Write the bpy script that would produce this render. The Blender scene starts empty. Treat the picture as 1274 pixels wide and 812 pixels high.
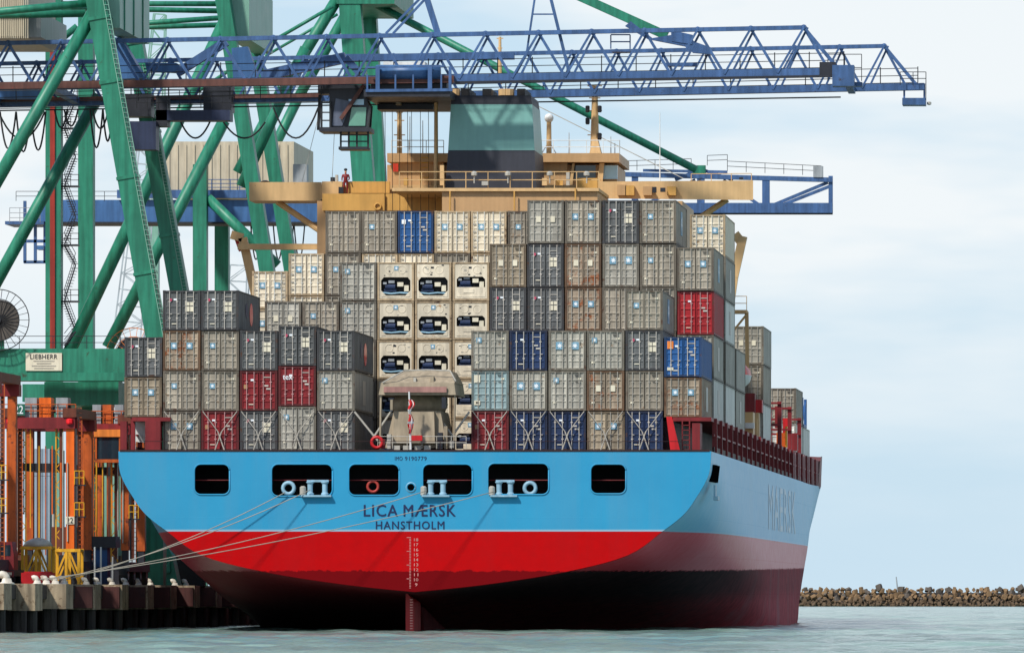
import bpy, bmesh, math, random
from mathutils import Vector, Matrix, noise
random.seed(7)
S = bpy.context.scene
COL = S.collection

# ------------------------------------------------------------------ camera, sky, sun, exposure
F = 9650.0          # focal length in photo pixels (photo is 1274 x 812)
VX, HY = 1430.0, 742.0   # vanishing point of the ship's axis / horizon row
ZC = 2.23           # eye height above the water
cam_d = bpy.data.cameras.new('camera'); cam = bpy.data.objects.new('camera', cam_d); COL.objects.link(cam)
cam.location = (0, 0, ZC); cam.rotation_euler = (math.pi/2, 0, 0)
cam_d.sensor_width = 36.0; cam_d.lens = F/1274*36.0
cam_d.shift_x = (637-VX)/1274; cam_d.shift_y = (HY-406)/1274
cam_d.clip_start = 1.0; cam_d.clip_end = 60000
S.camera = cam
S.view_settings.view_transform = 'Standard'; S.view_settings.look = 'None'
S.view_settings.exposure = 0.0; S.view_settings.gamma = 1.0; S.view_settings.use_curve_mapping = False

SUN_AZ, SUN_EL = math.radians(36), math.radians(47)   # azimuth left of the viewing direction (sun stands behind the camera, left)
sd = Vector((math.sin(SUN_AZ)*math.cos(SUN_EL), math.cos(SUN_AZ)*math.cos(SUN_EL), -math.sin(SUN_EL)))
sun_d = bpy.data.lights.new('sun', 'SUN'); sun_d.energy = 4.4; sun_d.angle = math.radians(4.0); sun_d.color = (1, .955, .88)
sun = bpy.data.objects.new('sun', sun_d); COL.objects.link(sun)
sun.rotation_euler = sd.to_track_quat('-Z', 'Y').to_euler(); sun.location = (-200, -200, 300)

W = bpy.data.worlds.new('World'); S.world = W; W.use_nodes = True
nt = W.node_tree; nt.nodes.clear()
wo = nt.nodes.new('ShaderNodeOutputWorld'); bg = nt.nodes.new('ShaderNodeBackground')
sky = nt.nodes.new('ShaderNodeTexSky'); sky.sky_type = 'NISHITA'; sky.sun_disc = False
sky.sun_elevation = SUN_EL; sky.sun_rotation = math.atan2(-sd.x, -sd.y)
sky.air_density = 1.0; sky.dust_density = 0.2; sky.ozone_density = 2.0
bg.inputs[1].default_value = 0.1
# thin veil of high cloud over the whole sky (direction based noise)
tc = nt.nodes.new('ShaderNodeTexCoord'); mp = nt.nodes.new('ShaderNodeMapping'); mp.inputs['Scale'].default_value = (8, 8, 36)
nz = nt.nodes.new('ShaderNodeTexNoise'); nz.inputs['Scale'].default_value = 1.0; nz.inputs['Detail'].default_value = 5; nz.inputs['Roughness'].default_value = .55
rp = nt.nodes.new('ShaderNodeValToRGB'); rp.color_ramp.elements[0].position = .40; rp.color_ramp.elements[1].position = .56
rp.color_ramp.elements[0].color = (.05, .05, .05, 1); rp.color_ramp.elements[1].color = (.9, .9, .9, 1)
mx = nt.nodes.new('ShaderNodeMix'); mx.data_type = 'RGBA'; mx.inputs[7].default_value = (9.2, 9.55, 9.7, 1)
nt.links.new(tc.outputs['Generated'], mp.inputs[0]); nt.links.new(mp.outputs[0], nz.inputs['Vector'])
nt.links.new(nz.outputs[0], rp.inputs[0])
# cloud veil denser towards the horizon, thinned overhead to cut the fill light
sx = nt.nodes.new('ShaderNodeSeparateXYZ'); nt.links.new(tc.outputs['Generated'], sx.inputs[0])
pr = nt.nodes.new('ShaderNodeMapRange'); pr.inputs[1].default_value = .05; pr.inputs[2].default_value = .6; pr.inputs[3].default_value = 1.0; pr.inputs[4].default_value = .3; nt.links.new(sx.outputs[2], pr.inputs[0])
pm = nt.nodes.new('ShaderNodeMath'); pm.operation = 'MULTIPLY'; nt.links.new(rp.outputs[0], pm.inputs[0]); nt.links.new(pr.outputs[0], pm.inputs[1]); nt.links.new(pm.outputs[0], mx.inputs[0])
tn = nt.nodes.new('ShaderNodeMix'); tn.data_type = 'RGBA'; tn.blend_type = 'MULTIPLY'; tn.inputs[0].default_value = 1; tn.inputs[7].default_value = (1.0, 1.1, 1.3, 1)
nt.links.new(sky.outputs[0], tn.inputs[6]); 
hz = nt.nodes.new('ShaderNodeMix'); hz.data_type = 'RGBA'; hz.inputs[7].default_value = (5.7, 7.5, 8.9, 1)      # marine haze towards the horizon
hf = nt.nodes.new('ShaderNodeValToRGB'); hf.color_ramp.elements[0].position = 0; hf.color_ramp.elements[0].color = (.95, .95, .95, 1); hf.color_ramp.elements[1].position = .5; hf.color_ramp.elements[1].color = (.1, .1, .1, 1)
he = hf.color_ramp.elements.new(.1); he.color = (.75, .75, .75, 1)
nt.links.new(sx.outputs[2], hf.inputs[0]); nt.links.new(hf.outputs[0], hz.inputs[0]); nt.links.new(tn.outputs[2], hz.inputs[6]); nt.links.new(hz.outputs[2], mx.inputs[6])
hc_ = nt.nodes.new('ShaderNodeMapRange'); hc_.inputs[1].default_value = .006; hc_.inputs[2].default_value = .045; hc_.inputs[3].default_value = .1; nt.links.new(sx.outputs[2], hc_.inputs[0])
pm2 = nt.nodes.new('ShaderNodeMath'); pm2.operation = 'MULTIPLY'; nt.links.new(pm.outputs[0], pm2.inputs[0]); nt.links.new(hc_.outputs[0], pm2.inputs[1]); nt.links.new(pm2.outputs[0], mx.inputs[0])
nt.links.new(mx.outputs[2], bg.inputs[0]); nt.links.new(bg.outputs[0], wo.inputs[0])

# ------------------------------------------------------------------ helpers
def C(r, g, b):
    f = lambda c: (c/255/12.92) if c/255 <= .04045 else ((c/255+.055)/1.055)**2.4
    return (f(r), f(g), f(b), 1)

def P(px, py, Y):
    """photo pixel at distance Y -> world point"""
    return Vector(((px-VX)*Y/F, Y, ZC+(HY-py)*Y/F))

def PX(px, Y): return (px-VX)*Y/F
def PZ(py, Y): return ZC+(HY-py)*Y/F

MATS = {}
def paint(name, col, rough=.5, var=.18, streak=.25, rust=0.0, rustcol=(60, 34, 22), spec=.4, scale=.7, metal=0, bump=0.0, rnd=True, dark=.0):
    m = bpy.data.materials.new(name); m.use_nodes = True; t = m.node_tree; b = t.nodes['Principled BSDF']
    N, L = t.nodes.new, t.links.new
    tc = N('ShaderNodeTexCoord'); vec = tc.outputs['Object']
    if rnd:
        oi = N('ShaderNodeObjectInfo'); ml = N('ShaderNodeMath'); ml.operation = 'MULTIPLY'; ml.inputs[1].default_value = 173.0
        L(oi.outputs['Random'], ml.inputs[0]); va = N('ShaderNodeVectorMath'); L(vec, va.inputs[0]); L(ml.outputs[0], va.inputs[1]); vec = va.outputs[0]
    n1 = N('ShaderNodeTexNoise'); n1.inputs['Scale'].default_value = scale; n1.inputs['Detail'].default_value = 7; n1.inputs['Roughness'].default_value = .62; L(vec, n1.inputs['Vector'])
    mp = N('ShaderNodeMapping'); mp.inputs['Scale'].default_value = (3.2, 3.2, .22); L(vec, mp.inputs[0])
    n2 = N('ShaderNodeTexNoise'); n2.inputs['Scale'].default_value = 1.0; n2.inputs['Detail'].default_value = 4; L(mp.outputs[0], n2.inputs['Vector'])
    r1 = N('ShaderNodeMapRange'); r1.inputs[1].default_value = .3; r1.inputs[2].default_value = .7; r1.inputs[3].default_value = 1-var; r1.inputs[4].default_value = 1+var*.6; L(n1.outputs[0], r1.inputs[0])
    r2 = N('ShaderNodeMapRange'); r2.inputs[1].default_value = .35; r2.inputs[2].default_value = .65; r2.inputs[3].default_value = 1-streak; r2.inputs[4].default_value = 1+streak*.3; L(n2.outputs[0], r2.inputs[0])
    mm = N('ShaderNodeMath'); mm.operation = 'MULTIPLY'; L(r1.outputs[0], mm.inputs[0]); L(r2.outputs[0], mm.inputs[1])
    if rnd and name.startswith('c_'):
        r0 = N('ShaderNodeMapRange'); r0.inputs[3].default_value = .84; r0.inputs[4].default_value = 1.14; L(oi.outputs['Random'], r0.inputs[0])
        m0 = N('ShaderNodeMath'); m0.operation = 'MULTIPLY'; L(mm.outputs[0], m0.inputs[0]); L(r0.outputs[0], m0.inputs[1]); mm = m0
    vs = N('ShaderNodeVectorMath'); vs.operation = 'SCALE'; vs.inputs[0].default_value = col[:3]; L(mm.outputs[0], vs.inputs['Scale'])
    out = vs.outputs[0]
    if rust > 0:
        n3 = N('ShaderNodeTexNoise'); n3.inputs['Scale'].default_value = 1.7; n3.inputs['Detail'].default_value = 8; n3.inputs['Roughness'].default_value = .7; L(vec, n3.inputs['Vector'])
        r3 = N('ShaderNodeMapRange'); r3.inputs[1].default_value = .68-rust*.32; r3.inputs[2].default_value = .76-rust*.26; L(n3.outputs[0], r3.inputs[0])
        mx = N('ShaderNodeMix'); mx.data_type = 'RGBA'; mx.inputs[7].default_value = C(*rustcol); L(r3.outputs[0], mx.inputs[0]); L(out, mx.inputs[6]); out = mx.outputs[2]
    L(out, b.inputs['Base Color'])
    rr = N('ShaderNodeMapRange'); rr.inputs[3].default_value = max(0, rough-.12); rr.inputs[4].default_value = min(1, rough+.12); L(n1.outputs[0], rr.inputs[0]); L(rr.outputs[0], b.inputs['Roughness'])
    b.inputs['Specular IOR Level'].default_value = spec; b.inputs['Metallic'].default_value = metal
    if bump > 0:
        bp = N('ShaderNodeBump'); bp.inputs['Strength'].default_value = bump; bp.inputs['Distance'].default_value = .05; L(n1.outputs[0], bp.inputs['Height']); L(bp.outputs[0], b.inputs['Normal'])
    MATS[name] = m
    return m

class MB:
    def __init__(s): s.v = []; s.f = []
    def quadbox(s, pts):
        n = len(s.v); s.v += [tuple(p) for p in pts]
        s.f += [tuple(n+i for i in q) for q in ((3,2,1,0),(4,5,6,7),(0,1,5,4),(1,2,6,5),(2,3,7,6),(3,0,4,7))]
        return s
    def box(s, x0, x1, y0, y1, z0, z1):
        return s.quadbox([(x0,y0,z0),(x1,y0,z0),(x1,y1,z0),(x0,y1,z0),(x0,y0,z1),(x1,y0,z1),(x1,y1,z1),(x0,y1,z1)])
    def bar(s, a, b, w, h=None):
        """box beam between two points: w across the picture plane, h in depth"""
        a, b = Vector(a), Vector(b); h = h or w; d = (b-a).normalized()
        ref = Vector((0,1,0)) if abs(d.y) < .9 else Vector((0,0,1))
        u = d.cross(ref).normalized()*w/2; v = d.cross(u).normalized()*h/2
        return s.quadbox([a-u-v, a+u-v, a+u+v, a-u+v, b-u-v, b+u-v, b+u+v, b-u+v])
    def tube(s, a, b, r, r2=None, n=8, cap=True):
        a, b = Vector(a), Vector(b); r2 = r if r2 is None else r2; d = (b-a).normalized()
        ref = Vector((0,1,0)) if abs(d.y) < .9 else Vector((0,0,1))
        u = d.cross(ref).normalized(); v = d.cross(u).normalized(); k = len(s.v)
        for i in range(n):
            t = 2*math.pi*i/n; e = u*math.cos(t)+v*math.sin(t); s.v.append(tuple(a+e*r)); s.v.append(tuple(b+e*r2))
        for i in range(n):
            j = (i+1) % n; s.f.append((k+2*i, k+2*j, k+2*j+1, k+2*i+1))
        if cap:
            s.f.append(tuple(k+2*i for i in reversed(range(n)))); s.f.append(tuple(k+2*i+1 for i in range(n)))
        return s
    def path(s, pts, r, n=6):
        pts = [Vector(p) for p in pts]; k = len(s.v)
        for i, p in enumerate(pts):
            d = (pts[min(i+1, len(pts)-1)]-pts[max(i-1, 0)]).normalized()
            ref = Vector((0,1,0)) if abs(d.y) < .9 else Vector((0,0,1))
            u = d.cross(ref).normalized(); v = d.cross(u).normalized()
            for q in range(n):
                t = 2*math.pi*q/n; s.v.append(tuple(p+(u*math.cos(t)+v*math.sin(t))*r))
        for i in range(len(pts)-1):
            for q in range(n):
                w = (q+1) % n; s.f.append((k+i*n+q, k+i*n+w, k+(i+1)*n+w, k+(i+1)*n+q))
        s.f.append(tuple(k+q for q in range(n))); s.f.append(tuple(k+(len(pts)-1)*n+q for q in reversed(range(n))))
        return s
    def ring(s, c, R, r, axis='y', n=18, m=7):
        k = len(s.v); c = Vector(c)
        for i in range(n):
            t = 2*math.pi*i/n
            for j in range(m):
                q = 2*math.pi*j/m; rad = R+r*math.cos(q); o = r*math.sin(q)
                p = {'y': (rad*math.cos(t), o, rad*math.sin(t)), 'x': (o, rad*math.cos(t), rad*math.sin(t)), 'z': (rad*math.cos(t), rad*math.sin(t), o)}[axis]
                s.v.append(tuple(c+Vector(p)))
        for i in range(n):
            for j in range(m):
                a, b = (i+1) % n, (j+1) % m; s.f.append((k+i*m+j, k+a*m+j, k+a*m+b, k+i*m+b))
        return s
    def lathe(s, c, prof, n=14):
        k = len(s.v); c = Vector(c)
        for r, z in prof:
            for i in range(n):
                t = 2*math.pi*i/n; s.v.append((c.x+r*math.cos(t), c.y+r*math.sin(t), c.z+z))
        for a in range(len(prof)-1):
            for i in range(n):
                j = (i+1) % n; s.f.append((k+a*n+i, k+a*n+j, k+(a+1)*n+j, k+(a+1)*n+i))
        s.f.append(tuple(k+i for i in reversed(range(n)))); s.f.append(tuple(k+(len(prof)-1)*n+i for i in range(n)))
        return s
    def prism(s, pts, y0, y1):
        """polygon given as (x,z) extruded along y"""
        n = len(pts); k = len(s.v)
        s.v += [(x, y0, z) for x, z in pts] + [(x, y1, z) for x, z in pts]
        s.f.append(tuple(range(k, k+n))); s.f.append(tuple(reversed(range(k+n, k+2*n))))
        for i in range(n): j = (i+1) % n; s.f.append((k+j, k+i, k+n+i, k+n+j))
        return s
    def sphere(s, c, r, n=10, m=6, sc=(1,1,1)):
        prof = [(max(1e-3, r*math.sin(math.pi*i/m)), -r*math.cos(math.pi*i/m)) for i in range(m+1)]
        k = len(s.v); s.lathe((0,0,0), prof, n)
        for i in range(k, len(s.v)): v = s.v[i]; s.v[i] = (c[0]+v[0]*sc[0], c[1]+v[1]*sc[1], c[2]+v[2]*sc[2])
        return s
    def mesh(s, name, fix=True):
        me = bpy.data.meshes.new(name); me.from_pydata(s.v, [], s.f)
        if fix:
            bm = bmesh.new(); bm.from_mesh(me); bmesh.ops.recalc_face_normals(bm, faces=bm.faces); bm.to_mesh(me); bm.free()
        me.update(); return me
    def build(s, name, mat, parent=None, smooth=False, label=None):
        return link(name, s.mesh(name), mat, parent, smooth, label)

def link(name, me, mat, parent=None, smooth=False, label=None):
    o = bpy.data.objects.new(name, me); COL.objects.link(o)
    if len(me.materials) == 0: me.materials.append(MATS[mat] if isinstance(mat, str) else mat)
    if smooth:
        me.shade_smooth() if hasattr(me, 'shade_smooth') else None
    if parent: attach(o, parent)
    if label: o['label'] = label
    return o
def attach(o, parent):
    o.parent = parent
    if parent.type == 'EMPTY' and not parent.get('_local'): o.matrix_parent_inverse = Matrix.Translation(-parent.location)
def thing(name, label, cat, loc=(0,0,0), group=None, local=False):
    o = bpy.data.objects.new(name, None); COL.objects.link(o); o.location = loc; o.empty_display_size = .5
    o['label'] = label; o['category'] = cat
    if group: o['group'] = group
    if local: o['_local'] = 1
    return o
def tag(o, label, cat, group=None):
    o['label'] = label; o['category'] = cat
    if group: o['group'] = group
    return o
def struct(o): o['kind'] = 'structure'; return o
def stuff(o): o['kind'] = 'stuff'; return o

def curve_mesh(splines, extrude, name):
    """filled 2D outline with holes (x,z) -> plate standing in the xz plane, thickness 2*extrude around y=0"""
    cu = bpy.data.curves.new(name, 'CURVE'); cu.dimensions = '2D'; cu.fill_mode = 'BOTH'; cu.extrude = extrude
    for pts in splines:
        sp = cu.splines.new('POLY'); sp.points.add(len(pts)-1); sp.use_cyclic_u = True
        for i, (x, z) in enumerate(pts): sp.points[i].co = (x, z, 0, 1)
    ob = bpy.data.objects.new(name, cu); me = bpy.data.meshes.new_from_object(ob)
    bpy.data.objects.remove(ob)
    me.transform(Matrix.Rotation(math.pi/2, 4, 'X')); me.materials.clear()
    return me
def text_mesh(txt, w, h, name, bold=.0, spacing=1.0, depth=.01):
    """letters w wide and h high, standing in the xz plane facing -y, centred on the origin"""
    cu = bpy.data.curves.new(name, 'FONT'); cu.body = txt; cu.size = 1; cu.extrude = depth; cu.offset = 0.0; cu.space_character = spacing; cu.resolution_u = 3
    ob = bpy.data.objects.new(name, cu); me = bpy.data.meshes.new_from_object(ob); bpy.data.objects.remove(ob)
    xs = [v.co.x for v in me.vertices]; ys = [v.co.y for v in me.vertices]
    x0, x1, y0, y1 = min(xs), max(xs), min(ys), max(ys)
    me.transform(Matrix.Diagonal((w/(x1-x0), h/(y1-y0), 1, 1)) @ Matrix.Translation((-(x0+x1)/2, -(y0+y1)/2, 0)))
    me.transform(Matrix.Rotation(math.pi/2, 4, 'X')); me.materials.clear()
    if bold > 0:      # heavier strokes: shifted copies, each a hair nearer
        bm = bmesh.new()
        for k, (dx, dz) in enumerate(((0, 0), (-1, 0), (1, 0), (0, .6), (0, -.6))):
            m2 = me.copy(); m2.transform(Matrix.Translation((dx*bold*h, -.0015*k, dz*bold*h))); bm.from_mesh(m2); bpy.data.meshes.remove(m2)
        bm.to_mesh(me); bm.free()
    return me
def rrect(x0, x1, z0, z1, r, n=5):
    pts = []
    for cx, cz, a in ((x1-r, z1-r, 0), (x0+r, z1-r, 90), (x0+r, z0+r, 180), (x1-r, z0+r, 270)):
        for i in range(n+1):
            t = math.radians(a+90*i/n); pts.append((cx+r*math.cos(t), cz+r*math.sin(t)))
    return pts
def catmull(ps, t):
    """ps: list of tuples at integer knots, t in 0..len-1"""
    i = min(int(t), len(ps)-2); u = t-i
    p0, p1, p2, p3 = ps[max(i-1, 0)], ps[i], ps[i+1], ps[min(i+2, len(ps)-1)]
    return tuple(.5*((2*b)+(-a+c)*u+(2*a-5*b+4*c-d)*u*u+(-a+3*b-3*c+d)*u**3) for a, b, c, d in zip(p0, p1, p2, p3))

# ------------------------------------------------------------------ materials
paint('green', C(40, 126, 100), .45, .14, .3, .16, (52, 60, 40))
paint('green_pale', C(122, 168, 150), .45, .12, .15)
paint('blue_steel', C(66, 98, 144), .45, .2, .3, .2, (60, 52, 50))
paint('dark_blue', C(44, 54, 82), .5)
paint('blue_box', C(62, 102, 150), .45, .14, .2)
paint('rust_rail', C(98, 62, 54), .65, .3, .3, .3, (120, 52, 40))
paint('dark_steel', C(42, 44, 52), .5, .25, .2)
paint('void', C(8, 8, 10), 1.0, .1, 0, spec=0)
paint('black', C(16, 16, 20), .55, .2, .1)
paint('grey_steel', C(150, 155, 158), .45, .2, .2)
paint('galv', C(176, 172, 162), .45, .15, .15)
paint('white', C(226, 228, 226), .45, .1, .15)
paint('beige_house', C(196, 184, 160), .5, .1, .2)
paint('conduit_red', C(150, 46, 34), .5)
paint('buff', C(208, 172, 122), .5, .08, .12, .03, (150, 96, 50))
paint('buff_gold', C(206, 158, 84), .5, .1, .15)
paint('buff_shade', C(188, 150, 106), .5, .08, .1)
paint('funnel_teal', C(112, 162, 156), .4, .08, .06)
paint('funnel_dark', C(42, 44, 54), .5, .15, .15)
paint('maroon', C(124, 32, 36), .5, .25, .25, .15, (66, 26, 24))
paint('hatch', C(44, 16, 18), .6, .25, .2)
paint('orange', C(232, 104, 22), .45, .15, .22, .08, (90, 44, 24))
paint('orange_dirty', C(190, 88, 30), .5, .25, .3, .4, (84, 40, 26))
paint('carrier_brown', C(104, 52, 34), .55, .25, .3, .3, (60, 34, 26))
paint('yellow', C(222, 164, 38), .5, .2, .25, .15, (110, 66, 26))
paint('red', C(190, 24, 30), .45, .15, .2)
paint('truck_red', C(132, 38, 42), .5, .3, .3, .2, (70, 36, 32))
paint('redlamp', C(250, 40, 50), .3)
paint('tyre', C(18, 18, 19), .8)
paint('concrete', C(166, 148, 122), .85, .35, .5, .4, (88, 66, 46), scale=.5, bump=.4)
paint('bollard_paint', C(212, 204, 188), .6, .3, .3, .25, (140, 96, 60))
paint('panel_rust', C(78, 40, 36), .7, .3, .3, .3, (40, 26, 24))
paint('concrete_dark', C(58, 54, 50), .8, .35, .4, scale=.6)  # darker concrete for piles, edge beam and back wall
paint('asphalt', C(70, 70, 70), .9)
paint('rope', C(160, 152, 138), .8, .2, 0)
paint('cable', C(40, 42, 46), .6)
paint('navy_paint', C(22, 36, 78), .5, .05, .05)
paint('chock', C(140, 178, 198), .45, .12, .2)
paint('canvas', C(158, 144, 122), .75, .2, .25)
paint('drum', C(92, 86, 80), .7)
paint('pink', C(164, 120, 112), .6)
paint('glass_dark', C(30, 44, 54), .08, .05, 0, spec=.8)
paint('glass_green', C(96, 150, 130), .12, .15, 0, spec=.8)
paint('glass_pale', C(150, 190, 214), .1, .1, 0, spec=.8)
paint('orange_boat', C(216, 60, 36), .4)
paint('skin', C(196, 140, 110), .6)
paint('star_blue', C(112, 156, 178), .5, .1, .15)
paint('star_white', C(228, 234, 238), .5, .05, .05)
paint('placard', C(222, 214, 190), .5, .12, .15)
paint('dot_pink', C(190, 70, 100), .5)
paint('sign_green', C(30, 110, 90), .5)
paint('letter_ghost', C(150, 184, 206), .32, .1, .1)
paint('warmcard', C(170, 130, 90), .5); paint('orangecard', C(230, 130, 50), .5); paint('pale_mark', C(222, 150, 144), .5)
# containers
paint('c_grey', C(162, 153, 137), .5, .26, .36, .24, (122, 92, 62))
paint('c_lgrey', C(174, 170, 158), .5, .24, .34, .2, (126, 100, 72))
paint('c_rusty', C(158, 142, 122), .55, .26, .36, .5, (134, 76, 40))
paint('c_warm', C(160, 146, 124), .55, .22, .3, .2, (116, 84, 56))
paint('c_slate', C(100, 102, 102), .5, .28, .36, .15, (70, 58, 50))
paint('c_red', C(126, 26, 32), .5, .2, .25, .1, (70, 26, 24))
paint('c_scarlet', C(176, 38, 44), .5, .2, .2, .05)
paint('c_navy', C(28, 48, 84), .5, .22, .25, .1, (42, 40, 50))
paint('c_blue', C(34, 84, 140), .5, .16, .2, .05)
paint('c_teal', C(150, 172, 174), .5, .2, .25, .1, (110, 96, 80))
paint('c_cream', C(220, 208, 184), .45, .14, .24, .14, (168, 120, 66))
paint('c_white', C(216, 216, 208), .45, .12, .2, .06, (160, 130, 96))
for nm, cc in (('c_grey', (104, 96, 84)), ('c_lgrey', (116, 110, 98)), ('c_rusty', (104, 78, 56)), ('c_warm', (104, 90, 72)), ('c_slate', (62, 62, 64)), ('c_red', (88, 24, 26)), ('c_scarlet', (120, 30, 34)), ('c_navy', (28, 38, 64)), ('c_blue', (30, 58, 96)),
               ('c_teal', (104, 116, 114)), ('c_cream', (178, 156, 124)), ('c_white', (160, 158, 148))):
    paint(nm+'_frame', C(*cc), .6, .3, .3, .4, (74, 48, 32))
paint('bar_light', C(196, 190, 180), .4, .15, .1)
paint('bar_grey', C(172, 167, 156), .45, .2, .15)
paint('bar_pink', C(196, 150, 148), .45, .15, .1)

# ship hull paint: colour bands by height above the water, with streaks
def hull_material():
    m = bpy.data.materials.new('hull_paint'); m.use_nodes = True; t = m.node_tree; b = t.nodes['Principled BSDF']; N, L = t.nodes.new, t.links.new
    tc = N('ShaderNodeTexCoord'); sp = N('ShaderNodeSeparateXYZ'); L(tc.outputs['Object'], sp.inputs[0])
    def noise(scale, vs=None, det=6):
        n = N('ShaderNodeTexNoise'); n.inputs['Scale'].default_value = scale; n.inputs['Detail'].default_value = det; n.inputs['Roughness'].default_value = .6
        if vs: mp = N('ShaderNodeMapping'); mp.inputs['Scale'].default_value = vs; L(tc.outputs['Object'], mp.inputs[0]); L(mp.outputs[0], n.inputs['Vector'])
        else: L(tc.outputs['Object'], n.inputs['Vector'])
        return n.outputs[0]
    def mix(f, a, c):
        x = N('ShaderNodeMix'); x.data_type = 'RGBA'
        for sock, val in ((0, f), (6, a), (7, c)):
            if hasattr(val, 'links') or hasattr(val, 'is_linked'): L(val, x.inputs[sock])
            else: x.inputs[sock].default_value = val
        return x.outputs[2]
    def step(v, e0, e1):
        r = N('ShaderNodeMapRange'); r.inputs[1].default_value = e0; r.inputs[2].default_value = e1; L(v, r.inputs[0]); return r.outputs[0]
    def math_(op, a, c):
        x = N('ShaderNodeMath'); x.operation = op
        for i, val in enumerate((a, c)):
            if isinstance(val, (int, float)): x.inputs[i].default_value = val
            else: L(val, x.inputs[i])
        return x.outputs[0]
    z = sp.outputs['Z']; y = sp.outputs['Y']
    big = noise(.16); fine = noise(1.3); strk = noise(1.0, (.55, .14, .03), 5)
    blue = mix(step(big, .3, .7), C(48, 140, 182), C(56, 150, 190))
    blue = mix(math_('MULTIPLY', step(strk, .46, .72), math_('ADD', math_('MULTIPLY', step(y, 500.3, 500.5), .4), .2)), blue, C(112, 140, 158))
    red = mix(step(fine, .35, .7), C(184, 3, 7), C(174, 4, 8))
    red = mix(math_('MULTIPLY', step(strk, .5, .75), .3), red, C(140, 30, 34))
    low = mix(step(fine, .35, .65), C(168, 56, 68), C(130, 46, 56))
    low = mix(step(strk, .5, .7), low, C(140, 84, 90))
    low = mix(step(y, 525.0, 580.0), mix(step(fine, .35, .65), C(92, 22, 28), C(60, 20, 24)), low)  # counter's shade painted in aft, paint brightened along the flat side
    lowside = low
    ylin = math_('ADD', math_('MULTIPLY', math_('SUBTRACT', y, 500.0), .005), 3.9)
    dz = math_('SUBTRACT', z, ylin)
    dzn = math_('ADD', dz, math_('MULTIPLY', math_('SUBTRACT', noise(2.4), .5), .5))
    stain = mix(step(fine, .35, .65), C(48, 22, 28), C(30, 20, 24))
    stb = step(sp.outputs['X'], -52.0, -44.0)
    low = mix(stb, mix(step(z, 1.2, 3.2), C(58, 18, 22), C(128, 34, 40)), low)  # port bilge redder higher up, sunlight painted into the colour
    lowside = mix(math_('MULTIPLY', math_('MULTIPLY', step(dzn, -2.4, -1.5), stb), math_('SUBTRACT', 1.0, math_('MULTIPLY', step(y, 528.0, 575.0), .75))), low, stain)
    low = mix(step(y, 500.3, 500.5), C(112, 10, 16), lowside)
    col = mix(step(dzn, -.03, .03), low, red)
    line = math_('MULTIPLY', step(z, 6.44, 6.45), math_('SUBTRACT', 1.0, step(z, 6.56, 6.57)))
    col = mix(step(z, 6.44, 6.45), col, blue)
    col = mix(math_('MULTIPLY', line, .8), col, C(150, 176, 190))
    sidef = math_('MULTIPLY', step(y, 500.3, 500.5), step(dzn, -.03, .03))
    fade_lift = mix(step(z, 6.44, 6.45), C(208, 66, 84), C(110, 190, 230))  # faded side paint, lightened further in place of light the side lacks
    col = mix(math_('MULTIPLY', sidef, .75), col, fade_lift)
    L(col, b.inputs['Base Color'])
    rr = N('ShaderNodeMapRange'); rr.inputs[3].default_value = .28; rr.inputs[4].default_value = .46; L(fine, rr.inputs[0]); L(math_('ADD', rr.outputs[0], math_('MULTIPLY', math_('SUBTRACT', 1.0, step(dzn, -.03, .03)), .35)), b.inputs['Roughness'])
    spm = N('ShaderNodeMapRange'); spm.inputs[3].default_value = .12; spm.inputs[4].default_value = .4; L(step(dzn, -.03, .03), spm.inputs[0])
    sps = math_('MULTIPLY', spm.outputs[0], math_('ADD', math_('MULTIPLY', step(y, 500.3, 500.5), .8), .25)); L(sps, b.inputs['Specular IOR Level'])
    cx = N('ShaderNodeCombineXYZ'); L(math_('ADD', sp.outputs['X'], y), cx.inputs[0]); L(z, cx.inputs[1])
    bk = N('ShaderNodeTexBrick'); bk.inputs['Scale'].default_value = 1.0; bk.inputs['Mortar Size'].default_value = .02; bk.inputs['Brick Width'].default_value = 8.5; bk.inputs['Row Height'].default_value = 2.45; L(cx.outputs[0], bk.inputs['Vector'])
    hgt = math_('ADD', math_('MULTIPLY', bk.outputs['Fac'], .35), noise(.45))
    bp = N('ShaderNodeBump'); bp.inputs['Strength'].default_value = .3; bp.inputs['Distance'].default_value = .07; L(hgt, bp.inputs['Height']); L(bp.outputs[0], b.inputs['Normal'])
    MATS['hull'] = m
hull_material()

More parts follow.
